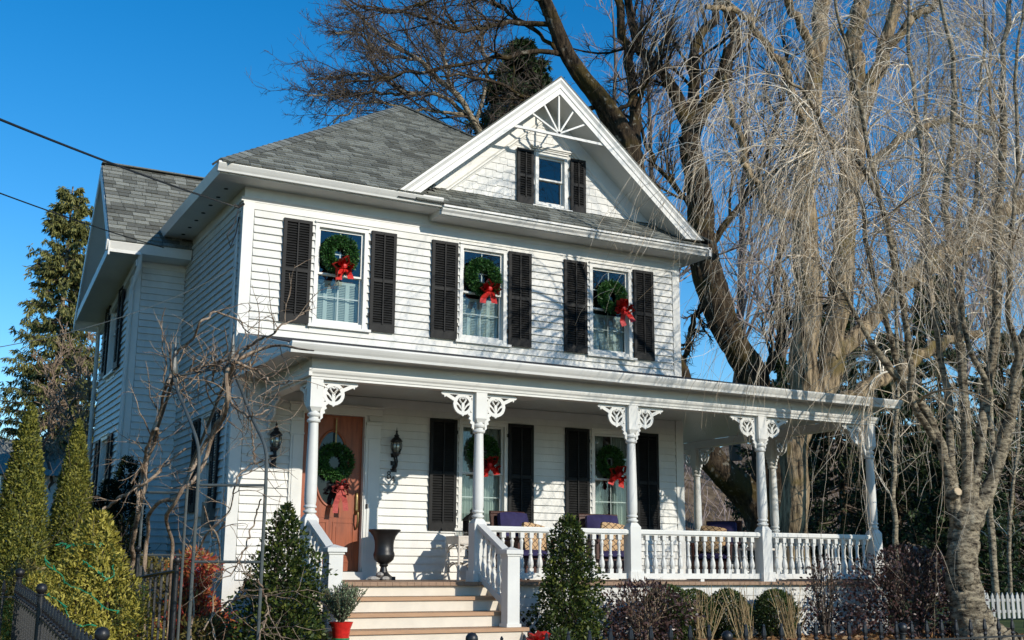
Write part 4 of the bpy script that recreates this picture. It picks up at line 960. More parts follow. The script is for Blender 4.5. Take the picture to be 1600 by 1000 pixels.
a3 = spawn(*a2, 6, .1, 1, .7, .55, 4, .2, -.03, .65, .1, rmax=.02, rmin=.005)
tube_obj('branches', [(*a1, 6)], B_OLD, old); tube_obj('twigs', [(*a2, 4), (*a3, 3)], B_TWIG, old)
# --- paler bare tree whose crown shows over the hip roof
gl = [limb([(x_, y_, r_*.75) for x_, y_, r_ in p], a, b_, 18, .03) for p, a, b_ in (
    ([(800, 420, 9), (775, 290, 8), (745, 195, 7), (718, 158, 6), (690, 126, 5.5), (650, 92, 4.5), (610, 66, 3.4), (570, 36, 2.6), (535, 0, 2)], 13, 14),
    ([(742, 192, 5), (690, 150, 4), (640, 148, 4), (590, 120, 3), (540, 118, 2.4), (490, 122, 1.6)], 13.6, 13),
    ([(705, 142, 4), (692, 80, 3.5), (672, 30, 3), (650, -30, 2)], 13.7, 15),
    ([(650, 92, 4), (600, 82, 3), (560, 55, 2.6), (520, 50, 2)], 14, 13), ([(735, 185, 4), (700, 175, 3.5), (640, 172, 3), (580, 160, 2.4), (520, 190, 1.8)], 13.6, 12.5),
    ([(745, 195, 4), (760, 120, 3.5), (750, 50, 3), (735, -20, 2)], 13.6, 15), ([(640, 148, 3), (580, 145, 2.4), (530, 150, 2), (480, 150, 1.4)], 13.4, 12.6))]
gt = bare_tree('bare_tree', 'grey bare tree behind the hip roof, its fine twigs spread against the blue sky', gl, B_CHE, B_TWIG, 0)
P0, R0 = st1([(resample(np.c_[p, r], 14)[:, :3], resample(np.c_[p, r], 14)[:, 3]) for p, r in gl]); P0, R0 = P0[:, 2:], R0[:, 2:]
a1 = spawn(P0, R0, 24, .1, 1, .7, .45, 8, .15, 0, .5, .0, rmax=.03, bias=(-.15, 0, .05)); a2 = spawn(*a1, 12, .12, 1, .65, .5, 6, .18, -.02, .6, .05, rmax=.02, rmin=.005); a3 = spawn(*a2, 6, .1, 1, .7, .55, 4, .2, -.02, .65, .1, rmax=.02, rmin=.005)
tube_obj('branches', [(*a1, 5)], B_TWIG, gt); tube_obj('twigs', [(*a2, 3), (*a3, 3)], B_TWIG, gt)

# --- the great weeping tree beside the porch
wl = [limb([(x_, y_, r_*.88) for x_, y_, r_ in p], a, b_, 24, .04) for p, a, b_ in (
    ([(1243, 905, 30), (1238, 800, 24), (1244, 700, 23), (1256, 600, 24), (1262, 500, 23), (1256, 400, 21), (1254, 300, 20), (1262, 200, 17), (1275, 100, 15), (1288, 0, 13), (1300, -90, 11)], 6.5, 6.5),
    ([(1262, 650, 22), (1296, 580, 21), (1306, 500, 20), (1318, 400, 19), (1326, 300, 18), (1340, 200, 16), (1358, 130, 13), (1384, 80, 11), (1398, 20, 10), (1412, -70, 9)], 6.4, 5.6),
    ([(1346, 180, 14), (1338, 110, 14), (1338, 50, 13), (1345, 0, 13), (1352, -70, 11)], 6.0, 6.5),
    ([(1300, 560, 15), (1360, 500, 14), (1420, 440, 15), (1470, 395, 16), (1520, 362, 16), (1570, 335, 14), (1620, 300, 12), (1680, 250, 9)], 6.2, 5),
    ([(1430, 440, 10), (1490, 405, 9), (1545, 375, 9), (1590, 372, 8), (1650, 410, 6)], 5.8, 6.5),
    ([(1290, 650, 14), (1350, 605, 12), (1400, 585, 11), (1460, 540, 9), (1530, 520, 7)], 6.3, 7),
    ([(1256, 330, 10), (1215, 330, 7), (1180, 290, 6), (1150, 200, 5), (1130, 120, 4)], 6.5, 5),
    ([(1262, 200, 9), (1230, 120, 7), (1190, 60, 6), (1150, 20, 5), (1100, 10, 4)], 6.5, 4.5),
    ([(1275, 100, 8), (1240, 20, 7), (1200, -50, 6), (1150, -80, 5)], 6.5, 5), ([(1384, 80, 8), (1440, 20, 7), (1500, -20, 6), (1560, -40, 5)], 5.7, 4.5),
    ([(1326, 300, 8), (1380, 240, 7), (1440, 200, 6), (1500, 190, 5), (1560, 210, 4)], 6, 4.2))]
wt = bare_tree('weeping_tree', 'huge weeping tree with twin furrowed tan trunks beyond the side porch', wl, B_WIL, B_STRAND, 0)
P0, R0 = st1([(resample(np.c_[p, r], 16)[:, :3], resample(np.c_[p, r], 16)[:, 3]) for p, r in wl]); P0, R0 = P0[:, 5:], R0[:, 5:]
arcA = spawn(np.delete(P0, [6, 7, 8], 0), np.delete(R0, [6, 7, 8], 0), 9, .0, 1, 1.0, (1.2, 3.4), 9, .10, .16, .3, .55, rmax=.03, rmin=.008)
arcB = spawn(P0[6:9], R0[6:9], 6, .0, .7, .9, (.8, 1.8), 9, .10, .16, .4, .5, rmax=.02, rmin=.008)
arc = tuple(np.concatenate(z) for z in zip(arcA, arcB))
s1_ = spawn(*arc, 12, .1, 1, .55, (1.0, 4.2), 10, .13, .28, .5, .1, rmax=.008, rmin=.005, tip=.5); s2_ = spawn(*s1_, 3, .1, 1, .5, (.3, 1.3), 5, .14, .14, .8, 0, rmax=.0065, rmin=.004, tip=.6)
tube_obj('branches', [(*arc, 5)], B_STRAND, wt); tube_obj('hanging_twigs', [(*s1_, 3), (*s2_, 3)], B_STRAND, wt)

# --- the pale-barked weeping cherry in front
cl_ = [limb([(x_, y_, r_*(.7 if r_ < 18 else 1)) for x_, y_, r_ in p], a, b_, 24, .012) for p, a, b_ in (
    ([(1545, 1030, 60), (1525, 985, 36), (1512, 950, 27), (1505, 900, 23), (1505, 850, 22), (1512, 808, 23), (1520, 780, 18)], -3.5, -3.5),
    ([(1500, 830, 16), (1484, 760, 12), (1470, 700, 11), (1450, 650, 9), (1410, 600, 8), (1372, 555, 7), (1340, 495, 5), (1305, 440, 4), (1262, 400, 3)], -3.45, -3.4),
    ([(1496, 815, 10), (1488, 720, 9), (1484, 640, 8), (1470, 560, 7), (1453, 450, 7), (1450, 350, 6), (1440, 250, 5), (1430, 150, 4.4), (1420, 50, 4), (1415, -60, 3)], -3.5, -2.6),
    ([(1512, 800, 12), (1509, 700, 11), (1506, 620, 10), (1498, 520, 9), (1482, 430, 8), (1478, 300, 7), (1490, 200, 6), (1488, 100, 5), (1470, 0, 4), (1460, -60, 3)], -3.5, -3.6),
    ([(1520, 800, 13), (1531, 700, 12), (1544, 620, 11), (1553, 540, 10), (1557, 450, 10), (1556, 350, 9), (1568, 250, 8), (1565, 120, 6), (1580, 0, 5), (1580, -60, 4)], -3.5, -3.9),
    ([(1522, 815, 17), (1556, 735, 15), (1574, 660, 14), (1586, 600, 12), (1602, 520, 10), (1622, 430, 9), (1655, 330, 7)], -3.5, -4.2),
    ([(1548, 620, 7), (1522, 560, 6), (1502, 480, 6), (1511, 380, 5), (1526, 280, 4.5), (1532, 150, 3.6), (1540, 20, 3)], -3.7, -3.2),
    ([(1462, 690, 8), (1428, 630, 7), (1420, 560, 7), (1410, 480, 6), (1394, 400, 6), (1372, 300, 5), (1350, 200, 5), (1330, 100, 4), (1310, 20, 3.4), (1300, -60, 3)], -3.4, -4.6),
    ([(1410, 600, 6), (1385, 500, 6), (1362, 420, 5), (1345, 320, 5.5), (1300, 230, 5), (1260, 150, 4), (1225, 120, 3)], -3.2, -4.4),
    ([(1420, 560, 7), (1412, 470, 6), (1392, 360, 6), (1352, 270, 5.5), (1290, 215, 4.5), (1225, 230, 3.4)], -3.4, -4.0),
    ([(1580, 640, 9), (1590, 560, 7), (1576, 480, 6), (1580, 380, 5), (1590, 260, 4.4), (1586, 120, 3.6), (1600, 0, 3)], -3.9, -4.8))]
ch = bare_tree('weeping_cherry', 'pale-barked weeping cherry with many upright stems, standing right of the porch', cl_, B_CHE, B_STRAND, 0)
q = MB(); p = at(1497, 768, y=-3.62); q.tube([p+Vector((.02, .12, -.05)), p], [.07, .062], 10); stub = q.build('pruned_stub', B_CHE, ch); stub.location = -ch.location
q = MB(); q.tube([p, p+Vector((-.002, -.006, .002))], [.056, .054], 12); o_ = q.build('cut_face', M('cut_wood', (.55, .42, .27), .8), ch); o_.location = -ch.location
P0, R0 = st1([(resample(np.c_[p, r], 16)[:, :3], resample(np.c_[p, r], 16)[:, 3]) for p, r in cl_[1:]]); Pu, Ru = P0[:, 5:], R0[:, 5:]
arc = spawn(Pu, Ru, 10, .0, 1, .95, (.5, 2.0), 9, .13, .14, .45, .5, rmax=.018, rmin=.007, bias=(-.08, .0, 0))
s1_ = spawn(*arc, 13, .05, 1, .6, (.6, 3.0), 10, .15, .26, .55, .1, rmax=.0062, rmin=.0036, tip=.3); s2_ = spawn(*s1_, 4, .1, 1, .5, (.25, .9), 5, .15, .13, .8, 0, rmax=.004, rmin=.0026, tip=.4)
lowt = spawn(P0[:, 3:9], R0[:, 3:9], 7, 0, 1, .9, (.3, 1.1), 6, .16, .08, .3, 0, rmax=.010, rmin=.004)
tube_obj('branches', [(*arc, 5), (*lowt, 4)], B_STRAND, ch); tube_obj('hanging_twigs', [(*s1_, 3), (*s2_, 3)], B_STRAND, ch)

# --- far bare trees behind, fine purplish twigs
def far_tree(px, pyb, pyt, y, label, n1=9, spread=.55, mt=B_PURP, r=9, lean=0, grp='bare trees on the slope behind'):
    tr = limb([(px, pyb, r), (px+lean*.4, (pyb*2+pyt)/3, r*.7), (px+lean*.7, (pyb+2*pyt)/3, r*.45), (px+lean, pyt, r*.15)], y, y, 14, .08)
    t = thing('bare_tree', tuple(tr[0][0]), label, 'tree', grp); bark_tube('trunk', *tr, B_TWIG, t, 8)
    P, Rr = tr[0][None], tr[1][None]
    b1 = spawn(P, Rr, 20, .2, 1, .75, .38, 8, .12, -.03, .5, .25); b2 = spawn(*b1, n1, .12, 1, .6, .5, 6, .15, -.03, .6, .15, rmin=.012); b3 = spawn(*b2, 7, .1, 1, .6, .55, 4, .18, -.03, .7, .15, rmin=.011); 
    tube_obj('crown', [(*b1, 4), (*b2, 3), (*b3, 3)], mt, t); return t
for px, pyb, pyt, y, lean, lab in ((1040, 700, 60, 22, -30, 'fine purplish bare tree behind the gable, left of the mossy forked limb'), (1150, 720, 40, 25, 20, 'fine purplish bare tree between the mossy tree and the weeping trunks'), (1215, 720, 150, 21, 10, 'fine purplish bare tree just left of the twin weeping trunks'),
        (1430, 800, 20, 24, 20, 'fine purplish bare tree behind the cherry stems'), (1560, 800, 0, 26, -10, 'fine purplish bare tree at the right edge behind the cherry'), (950, 600, 20, 27, 10, 'fine purplish bare tree straight behind the gable peak'), (1330, 760, 60, 27, 0, 'fine purplish bare tree behind the fork of the weeping trunks'), (1500, 800, 120, 21, 0, 'smaller purplish bare tree behind the cherry stems, low limbs')):
    far_tree(px, pyb, pyt, y, lab, lean=lean)
for px, pyb, pyt, y, lean, lab in ((110, 800, 540, 12, 10, 'small brown bare tree between the tall spruce and the house wing'), (150, 800, 600, 9, -8, 'small brown bare tree close against the house wing'), (80, 800, 560, 14, 0, 'thin brown bare tree in front of the tall spruce')):
    far_tree(px, pyb, pyt, y, lab, 5, r=3, lean=lean, mt=B_VINE, grp='bare trees left of the house')

# ================================================================== CONIFERS
SPR = LEAF('spruce_needles', [(.045, .06, .018), (.11, .12, .033), (.20, .20, .055), (.31, .29, .09)], .6, .15)
HEM = LEAF('hemlock_needles', [(.006, .014, .005), (.014, .03, .009), (.035, .06, .016), (.07, .11, .028)], .55, .15)
def conifer(name, label, base, H, Rmax, nb, mt, droop=.25, tuft=.16, dens=12, tr=.16, top=.0, grp=None, prof=None, drape=.5, t0=.06, wr=.3):
    base = Vector(base); t = thing(name, tuple(base), label, 'tree', grp)
    TP = np.array([base+Vector((0, 0, H*s)) for s in np.linspace(0, 1, 10)]); bark_tube('trunk', TP, np.linspace(tr, .02, 10), B_CHE if mt is SPR else B_OLD, t, 9)
    hh = RNG.uniform(t0, .99, nb)**.9; a = RNG.uniform(0, 2*np.pi, nb); L = np.array([(prof(h_) if prof else (1-h_)**.75)*Rmax for h_ in hh])*RNG.uniform(.65, 1.1, nb)+.08
    K = 7; s = np.linspace(0, 1, K); P = np.zeros((nb, K, 3)); r_ = L[:, None]*s
    P[..., 0] = base.x+r_*np.cos(a)[:, None]; P[..., 1] = base.y+r_*np.sin(a)[:, None]; P[..., 2] = base.z+hh[:, None]*H+L[:, None]*(-droop*1.6*s+droop*1.3*s**2.2+.25*hh[:, None]**3*s); P += RNG.normal(0, .03, P.shape)*s[None, :, None]
    Rr = np.clip(L*.022, .006, .05)[:, None]*np.linspace(1, .3, K)[None]
    tw = spawn(P, Rr, 5, .3, 1, .7, .35, 5, .12, .07, .5, 0, rmin=.004); tube_obj('branches', [(P, Rr, 4), (*tw, 3)], B_TWIG, t)
    # needles as sprays along branches and side twigs
    C, D = [], []
    for Q, m_ in ((P, dens*2), (tw[0], max(3, dens//2))):
        n_ = len(Q)*m_; i = np.repeat(np.arange(len(Q)), m_); f = RNG.uniform(.18, 1, n_)*(Q.shape[1]-1); k = np.minimum(f.astype(int), Q.shape[1]-2); u = (f-k)[:, None]
        p = Q[i, k]*(1-u)+Q[i, k+1]*u; T = Q[i, k+1]-Q[i, k]; T /= np.linalg.norm(T, axis=1)[:, None]+1e-9
        d = T*.7+RNG.normal(0, .5, (n_, 3)); d[:, 2] -= drape; C.append(p); D.append(d/np.linalg.norm(d, axis=1)[:, None])
    C, D = np.vstack(C), np.vstack(D); leaf_obj('foliage', C, D, RNG.uniform(.6, 1.3, len(C))*tuft, mt, t, wr); return t
p = at(62, 800, y=16); zt = at(70, 285, y=16).z
conifer('spruce', 'tall loose olive spruce with a pale trunk at the left edge beyond the cedars', (p.x+.1, 16, -.7), zt+.7, 1.75, 460, SPR, .3, .15, 30, .14, prof=lambda h_: .10+.95*(1-h_)**.7, drape=1.3, t0=.05, wr=.22)
p = at(815, 60, y=15); conifer('spruce', 'dark pointed spruce rising behind the roof, left of the gable peak', (p.x, 15, -.6), p.z+.6, 3.5, 520, HEM, .3, .2, 30, .16, prof=lambda h_: min(1, .38*((1-h_)/.15)**.8), drape=.7, t0=.55, wr=.28)
for px, pt, y, Rm, lab in ((1300, 470, 15, 2.6, 'dark hemlock just right of the weeping trunks, behind the porch end'), (1385, 520, 12, 2.2, 'dark hemlock behind the porch corner post'), (1455, 430, 16, 2.8, 'tall dark hemlock behind the cherry limbs'), (1560, 520, 12, 2.4, 'dark hemlock above the white picket fence'), (1640, 440, 15, 2.8, 'dark hemlock at the right edge of the view'), (1215, 560, 19, 2.6, 'dark hemlock far behind the two weeping trunks'), (1490, 640, 9, 1.9, 'low dark hemlock close behind the cherry trunk')):
    p = at(px, pt, y=y); conifer('hemlock', lab, (p.x, y, -.7), p.z+.7, Rm, 300, HEM, .28, .16, 26, .15, grp='hemlocks behind the porch', prof=lambda h_: (1-h_)**.6, drape=.5, t0=.03, wr=.34)

for x, y, lab in ((-9.0, -2.5, 'added unseen hemlock blocking sky light, left of the house and nearest the street'), (-9.5, 3.5, 'added unseen hemlock blocking sky light, left of the house wing'), (-8.6, 9.5, 'added unseen hemlock blocking sky light, behind the cedars')):  # hemlocks added outside the frame to keep sky light off the left wall
    conifer('hemlock', lab, (x, y, -.8), 12, 3.2, 170, HEM, .28, .42, 9, .2, grp='hemlocks added out of view to block sky light', prof=lambda h_: (1-h_)**.6, drape=.5, t0=.03, wr=.5)
# slender pale trunks among the hemlocks
for px0, py0, px1, py1, y, r, lab in ((1402, 890, 1396, 420, 4, 4.5, 'slender pale trunk standing just right of the porch corner post'), (1556, 938, 1540, 500, 2.5, 6, 'slender pale trunk standing in front of the white picket fence'), (1578, 930, 1590, 560, 5, 3.5, 'thin pale sapling behind the white picket fence')):
    tr = limb([(px0, py0, r), ((px0*2+px1)/3-3, (2*py0+py1)/3, r*.85), ((px0+2*px1)/3+4, (py0+2*py1)/3, r*.7), (px1, py1, r*.4)], y, y, 14, .015); tr[0][0][2] = -.74
    t = thing('slender_tree', tuple(tr[0][0]), lab, 'tree', 'slender pale trunks'); bark_tube('trunk', *tr, B_CHE, t, 8)
    b1 = spawn(tr[0][None], tr[1][None], 26, .2, 1, 1.0, (.5, 1.5), 6, .12, .05, .35, 0, rmax=.012, rmin=.005); b2 = spawn(*b1, 5, .2, 1, .6, .5, 5, .15, .05, .7, 0, rmin=.004); tube_obj('branches', [(*b1, 4), (*b2, 3)], B_STRAND, t)

# hill behind
def hill():
    X = np.linspace(-5, 140, 60); Y = np.linspace(24, 120, 34); XX, YY = np.meshgrid(X, Y); s = np.clip((YY-24)/30, 0, 1); s = s*s*(3-2*s); e = np.clip((XX+2)/22, 0, 1)
    Z = -.6+s*e*(9.6+1.2*np.sin(XX*.11)+.9*np.sin(XX*.31+YY*.2))+.25*s*np.sin(XX*1.3+YY*.9); V = np.stack([XX, YY, Z], -1).reshape(-1, 3); n_, m_ = XX.shape
    F = np.array([(j*m_+i, j*m_+i+1, (j+1)*m_+i+1, (j+1)*m_+i) for j in range(n_-1) for i in range(m_-1)])
    link('hill', np_mesh('hill', V, F, M('leaf_littered_hill', (.10, .07, .045), .95, .4, 1.2, .6, 8, spec=.05, c2=(.24, .18, .12)), True), None, (0, 0, 0), 'structure')
    n_ = 5000; x = RNG.uniform(5, 75, n_); y = RNG.uniform(26, 50, n_); s = np.clip((y-24)/30, 0, 1); s = s*s*(3-2*s); z = -.6+s*np.clip((x+2)/22, 0, 1)*(9.6+1.2*np.sin(x*.11)+.9*np.sin(x*.31+y*.2))
    P = np.zeros((n_, 5, 3)); P[:, 0] = np.stack([x, y, z-.2], 1); d = RNG.normal(0, .35, (n_, 3)); d[:, 2] = 1; L = RNG.uniform(.5, 2.2, n_)
    for k in range(1, 5): d += RNG.normal(0, .2, d.shape); P[:, k] = P[:, k-1]+d/np.linalg.norm(d, axis=1)[:, None]*(L/4)[:, None]
    o_ = tube_obj('brushwood', [(P, np.full((n_, 5), .018), 3)], B_PURP, None); o_['kind'] = 'stuff'
hill()
# ================================================================== SHRUBS
HOLLY = LEAF('holly_leaves', [(.010, .020, .007), (.022, .042, .010), (.06, .09, .018), (.16, .175, .036)], .42, .2, .25)
ARB = LEAF('cedar_sprays', [(.03, .045, .008), (.095, .11, .018), (.20, .20, .03), (.33, .30, .055)], .6, .2)
GOLD = LEAF('golden_cypress_sprays', [(.12, .11, .018), (.26, .23, .032), (.42, .36, .058), (.56, .48, .10)], .6, .25)
PURP = LEAF('purple_brown_leaves', [(.02, .009, .010), (.05, .023, .022), (.085, .045, .038), (.15, .095, .08)], .35, .1, .5)
REDL = LEAF('red_autumn_leaves', [(.30, .04, .03), (.55, .07, .05), (.55, .20, .06), (.30, .26, .07)], .5, .3)
OLIVE = LEAF('olive_shrub_leaves', [(.06, .055, .015), (.14, .12, .03), (.24, .18, .05), (.10, .10, .03)], .5, .25)
BOX = LEAF('boxwood_leaves', [(.014, .028, .008), (.035, .06, .014), (.07, .10, .025), (.12, .15, .04)], .45, .15)
YEW = LEAF('yew_needles', [(.004, .008, .004), (.008, .015, .006), (.014, .022, .009)], .8, .05, .1)
ROSE = LEAF('grey_green_sprigs', [(.07, .10, .055), (.13, .18, .09), (.22, .27, .15), (.30, .34, .22)], .6, .2)
LITTER = LEAF('fallen_leaves', [(.10, .045, .018), (.20, .095, .035), (.32, .17, .07), (.42, .27, .13)], .7, .2)
STRAW = LEAF('straw_stems', [(.24, .16, .08), (.36, .26, .13), (.48, .37, .21)], .7, .1)

def shrub(name, label, base, H, prof, n_, size, mt, spread=.55, up=.15, lump=.12, inner=.5, wr=.45, grp=None, cat='shrub', stems=8, seed=1, flat=1.0, smt=None, tang=1):
    t = thing(name, base, label, cat, grp); C, Nn = shell_pts(n_, prof, H, base, lump, inner, seed, flat)
    leaf_obj('foliage', C, rdir(Nn*tang, spread, up), RNG.uniform(.65, 1.3, len(C))*size, mt, t, wr, Nn if tang < 1 else None)
    rm_ = max(prof(x) for x in np.linspace(0, 1, 20)); S_ = []
    a = RNG.uniform(0, 2*np.pi, stems); P = np.zeros((stems, 6, 3))
    for k in range(6):
        f = k/5; rr = prof(min(.95, f*.85+.05))*f*.8*RNG.uniform(.4, 1, stems); P[:, k] = np.stack([base[0]+rr*np.cos(a), base[1]+rr*np.sin(a)*flat, base[2]+f*H*.85+0*a], 1)
    Rr = np.full((stems, 6), .012)*np.linspace(1, .4, 6); b1 = spawn(P, Rr, 6, .2, 1, .6, .45, 5, .15, 0, .6, .1, rmin=.003)
    tube_obj('stems', [(P, Rr, 5), (*b1, 3)], smt or B_TWIG, t); return t
cone = lambda w, p=.8: (lambda t: w*min(1, (t*7+.25))*(1-t)**p+.01)
flame = lambda w: (lambda t: w*(.62+1.5*t if t < .25 else 1)*(1-max(0, (t-.2)/.8)**1.9)**.9+.008)
ball = lambda w: (lambda t: w*math.sqrt(max(0, 1-(2*t-1)**2))+.01)
dome = lambda w: (lambda t: w*math.sqrt(max(0, 1-t**2.2))*(.75+.25*min(1, t*5))+.01)
shrub('holly', 'glossy dark holly bush left of the porch stairs with a leggy pointed top', (-.16, -2.95, -.8), 1.60, lambda t: .44*min(1, t*5+.5)*(1-t**2.6)**.9*(1 if t < .68 else .8)+.015, 9000, .052, HOLLY, .8, .25, .20, .2, .5, 'holly bushes at the porch', 'bush', seed=3)
shrub('holly', 'glossy dark conical holly bush in front of the porch railing, right of the stairs', (3.38, -2.75, -.8), 1.58, lambda t: .47*min(1, t*2.4+.5)*(1-t)**.45*(1-.2*t)+.015, 10000, .05, HOLLY, .8, .2, .19, .2, .5, 'holly bushes at the porch', 'bush', seed=4)
# cedars on the left
for x, y, z, H, w_, lab, sd_ in ((-2.42, 0, -.75, 2.78, .31, 'tall flame-shaped green cedar nearest the left edge but one, in front of the spruce', 1), (-1.60, 2.0, -.75, 2.86, .31, 'flame-shaped green cedar close to the house wing', 2), (-2.98, .1, -.75, 2.55, .30, 'green cedar cut by the left edge of the view', 3)):
    shrub('cedar', lab, (x, y, z), H, flame(w_), 30000, .045, ARB, .5, .6, .05, .6, .4, 'clipped cedars left of the house', 'shrub', 6, sd_, tang=.35)
p = at(150, 990, D=9.3); 
mc = Vector((p.x-.05, p.y, 0))
shrub('golden_cypress', 'sprawling golden green cypress mound wrapped with a green light string behind the fence', (p.x-.05, p.y, -1.02), 1.62, lambda t: .53*(1-t)**.62*(1-.15*math.sin(t*9))+.02, 24000, .042, GOLD, .6, .35, .16, .6, .36, None, 'shrub', 8, 6, tang=.4)
p2 = at(70, 960, D=10.4); shrub('golden_cypress', 'smaller golden cypress lobe at the far left behind the iron fence', (p2.x-.1, p2.y, -.95), 1.05, lambda t: .38*(1-t)**.6+.02, 9000, .042, GOLD, .6, .35, .16, .6, .36, None, 'shrub', 6, 16, tang=.4)
shrub('dry_shrub', 'tan dry-leaved shrub below the first cedar', tuple(at(35, 925, y=-1.6)[:2])+(-.76,), .95, dome(.40), 2200, .06, OLIVE, .7, .1, .2, .3, .5, None, 'shrub', 12, 26)
p = at(192, 830, y=1.6); shrub('yew', 'very dark yew against the shaded wing wall', (p.x, 1.6, -.75), 2.35, lambda t: .42*min(1, t*4+.5)*(1-t)**.55+.02, 13000, .055, YEW, .5, .3, .12, .25, .35, None, 'shrub', 6, 7)
p = at(165, 800, y=2.4); shrub('yew', 'lower dark yew under the wing windows beside the cedar', (p.x+.05, 2.6, -.75), 2.1, lambda t: .34*min(1, t*4+.5)*(1-t)**.5+.02, 9000, .055, YEW, .5, .3, .12, .25, .35, None, 'shrub', 6, 17)
p = at(235, 880, y=-1.2); shrub('leafy_shrub', 'olive and tan leafy shrub behind the iron gate', (p.x, -1.2, -.75), 1.02, dome(.42), 2600, .075, OLIVE, .7, 0, .2, .3, .4, None, 'shrub', 10, 8)
p = at(300, 900, y=-1.3); shrub('red_shrub', 'red-leaved shrub against the shaded side wall behind the arbor', (p.x+.02, -1.3, -.78), 1.12, lambda t: .46*(.75+.4*math.sin(t*8))*(1-t**3)**.7+.02, 6000, .075, REDL, .75, -.15, .25, .3, .3, None, 'shrub', 10, 9)
p = at(320, 985, y=-2.2); shrub('leafy_shrub', 'low orange and yellow leafy clump at the foot of the red shrub', (p.x, -2.3, -.8), .42, dome(.33), 1300, .085, OLIVE, .7, .1, .25, .2, .3, None, 'shrub', 8, 10)
# bed in front of the porch
shrub('brown_leaf_shrub', 'brown-leaved rounded shrub below the third porch post', (4.47, -2.7, -.78), .80, ball(.56), 2600, .055, PURP, .7, .1, .18, .3, .5, None, 'shrub', 26, 11, smt=B_VINE)
shrub('boxwood', 'green boxwood half hidden behind the brown-leaved shrub', (4.93, -2.55, -.78), .74, ball(.33), 8500, .036, BOX, .6, .1, .08, .5, .5, 'rounded boxwoods along the porch', 'shrub', 6, 12)
for x, H, r_, lab, s_ in ((5.47, .66, .26, 'rounded boxwood, first of three behind the straw tufts, counted from the stairs', 13), (6.02, .66, .28, 'rounded boxwood, middle of three behind the straw tufts', 14), (6.82, .65, .29, 'rounded boxwood, last of three behind the straw tufts, next to the purple shrub', 15)):
    shrub('boxwood', lab, (x, -2.38, -.76), H, ball(r_), 8500, .035, BOX, .6, .1, .06, .35, .5, 'rounded boxwoods along the porch', 'shrub', 6, s_)
shrub('purple_shrub', 'large purple-brown leafy shrub in front of the porch corner and the cherry trunk', (8.95, -2.75, -.8), 1.30, lambda t: 1.30*math.sqrt(max(0, 1-t**2.4))*(.86+.14*min(1, t*5))+.01, 6500, .06, PURP, .75, .1, .12, .15, .5, None, 'shrub', 40, 18, flat=.45)
shrub('purple_shrub', 'looser purple-brown shrub spilling over the porch railing beside the fourth post', (7.45, -2.65, -.8), 1.15, lambda t: .48*(1-t**2.2)**.6+.01, 600, .058, PURP, .8, .1, .2, .2, .5, None, 'shrub', 16, 19, flat=.6)
for x, lab, s_ in ((5.25, 'tuft of bare straw-coloured stems, nearest the stairs', 1), (5.92, 'tuft of bare straw-coloured stems in the middle of three', 2), (6.62, 'tuft of bare straw-coloured stems nearest the purple shrub', 3)):
    n_ = 42; t = thing('straw_tuft', (x, -2.85, -.78), lab, 'plant', 'straw tufts before the boxwoods'); P = np.zeros((n_, 5, 3)); a = RNG.uniform(0, 2*np.pi, n_); L = RNG.uniform(.35, .78, n_); sp = RNG.uniform(.0, .55, n_)
    for k in range(5): f = k/4; P[:, k] = np.stack([x+.09*np.cos(a*3)+sp*L*f*np.cos(a), -2.85+.07*np.sin(a*3)+.6*sp*L*f*np.sin(a), -.78+L*f*(1-.12*f*sp)], 1)
    P += RNG.normal(0, .006, P.shape); b1 = spawn(P, np.full((n_, 5), .005), 1, .5, .9, .4, .4, 4, .1, 0, .8, .1, rmin=.003)
    tube_obj('stems', [(P, np.full((n_, 5), .0058)*np.linspace(1, .6, 5), 3), (*b1, 3)], STRAW, t)
p = at(875, 985, y=-3.4); shrub('evergreen_sprigs', 'small bright green cut evergreen sprigs in front of the holly, behind the fence', (p.x, -3.4, -.80), .28, dome(.15), 700, .07, BOX, .5, .3, .15, .3, .25, None, 'plant', 4, 20)
# red bow lying beside it
bo = link('christmas_bow', bow1, None, (at(835, 990, y=-3.5).x, -3.5, -.62)); tag(bo, 'red ribbon bow on the ground beside the green sprigs by the stairs', 'bow')
# potted plant at the stairs
pt = thing('potted_plant', (.455, -3.03, -.66), 'grey-green bushy plant in a red foil pot at the foot of the stairs', 'potted plant')
q = MB(); q.lathe([(.07, 0), (.098, .20), (.125, .27), (.115, .27), (.095, .20)], seg=16); q.build('pot', RED, pt, pt.location, smooth=True)
q = MB(); q.lathe([(.076, .03), (.088, .11), (.092, .11), (.08, .03)], seg=16); q.build('ribbon', M('green_ribbon', (.02, .22, .09), .4, .2, 30), pt, pt.location, smooth=True)
n_ = 150; P = np.zeros((n_, 6, 3)); a = RNG.uniform(0, 2*np.pi, n_); sp = RNG.uniform(0, .75, n_); L = RNG.uniform(.25, .44, n_)
for k in range(6): f = k/5; P[:, k] = np.stack([.455+sp*L*f*np.cos(a), -3.03+sp*L*f*np.sin(a), -.42+L*f*(1-.2*sp)], 1)
i = np.repeat(np.arange(n_), 34); f = RNG.uniform(.15, 1, len(i))*4.99; k = f.astype(int); C = P[i, k]+(P[i, k+1]-P[i, k])*(f-k)[:, None]; d = RNG.normal(0, .6, C.shape)+np.array([0, 0, .8]); d /= np.linalg.norm(d, axis=1)[:, None]
leaf_obj('foliage', C, d, RNG.uniform(.03, .05, len(C)), ROSE, pt, .30); tube_obj('stems', [(P, np.full((n_, 6), .003), 3)], B_TWIG, pt)
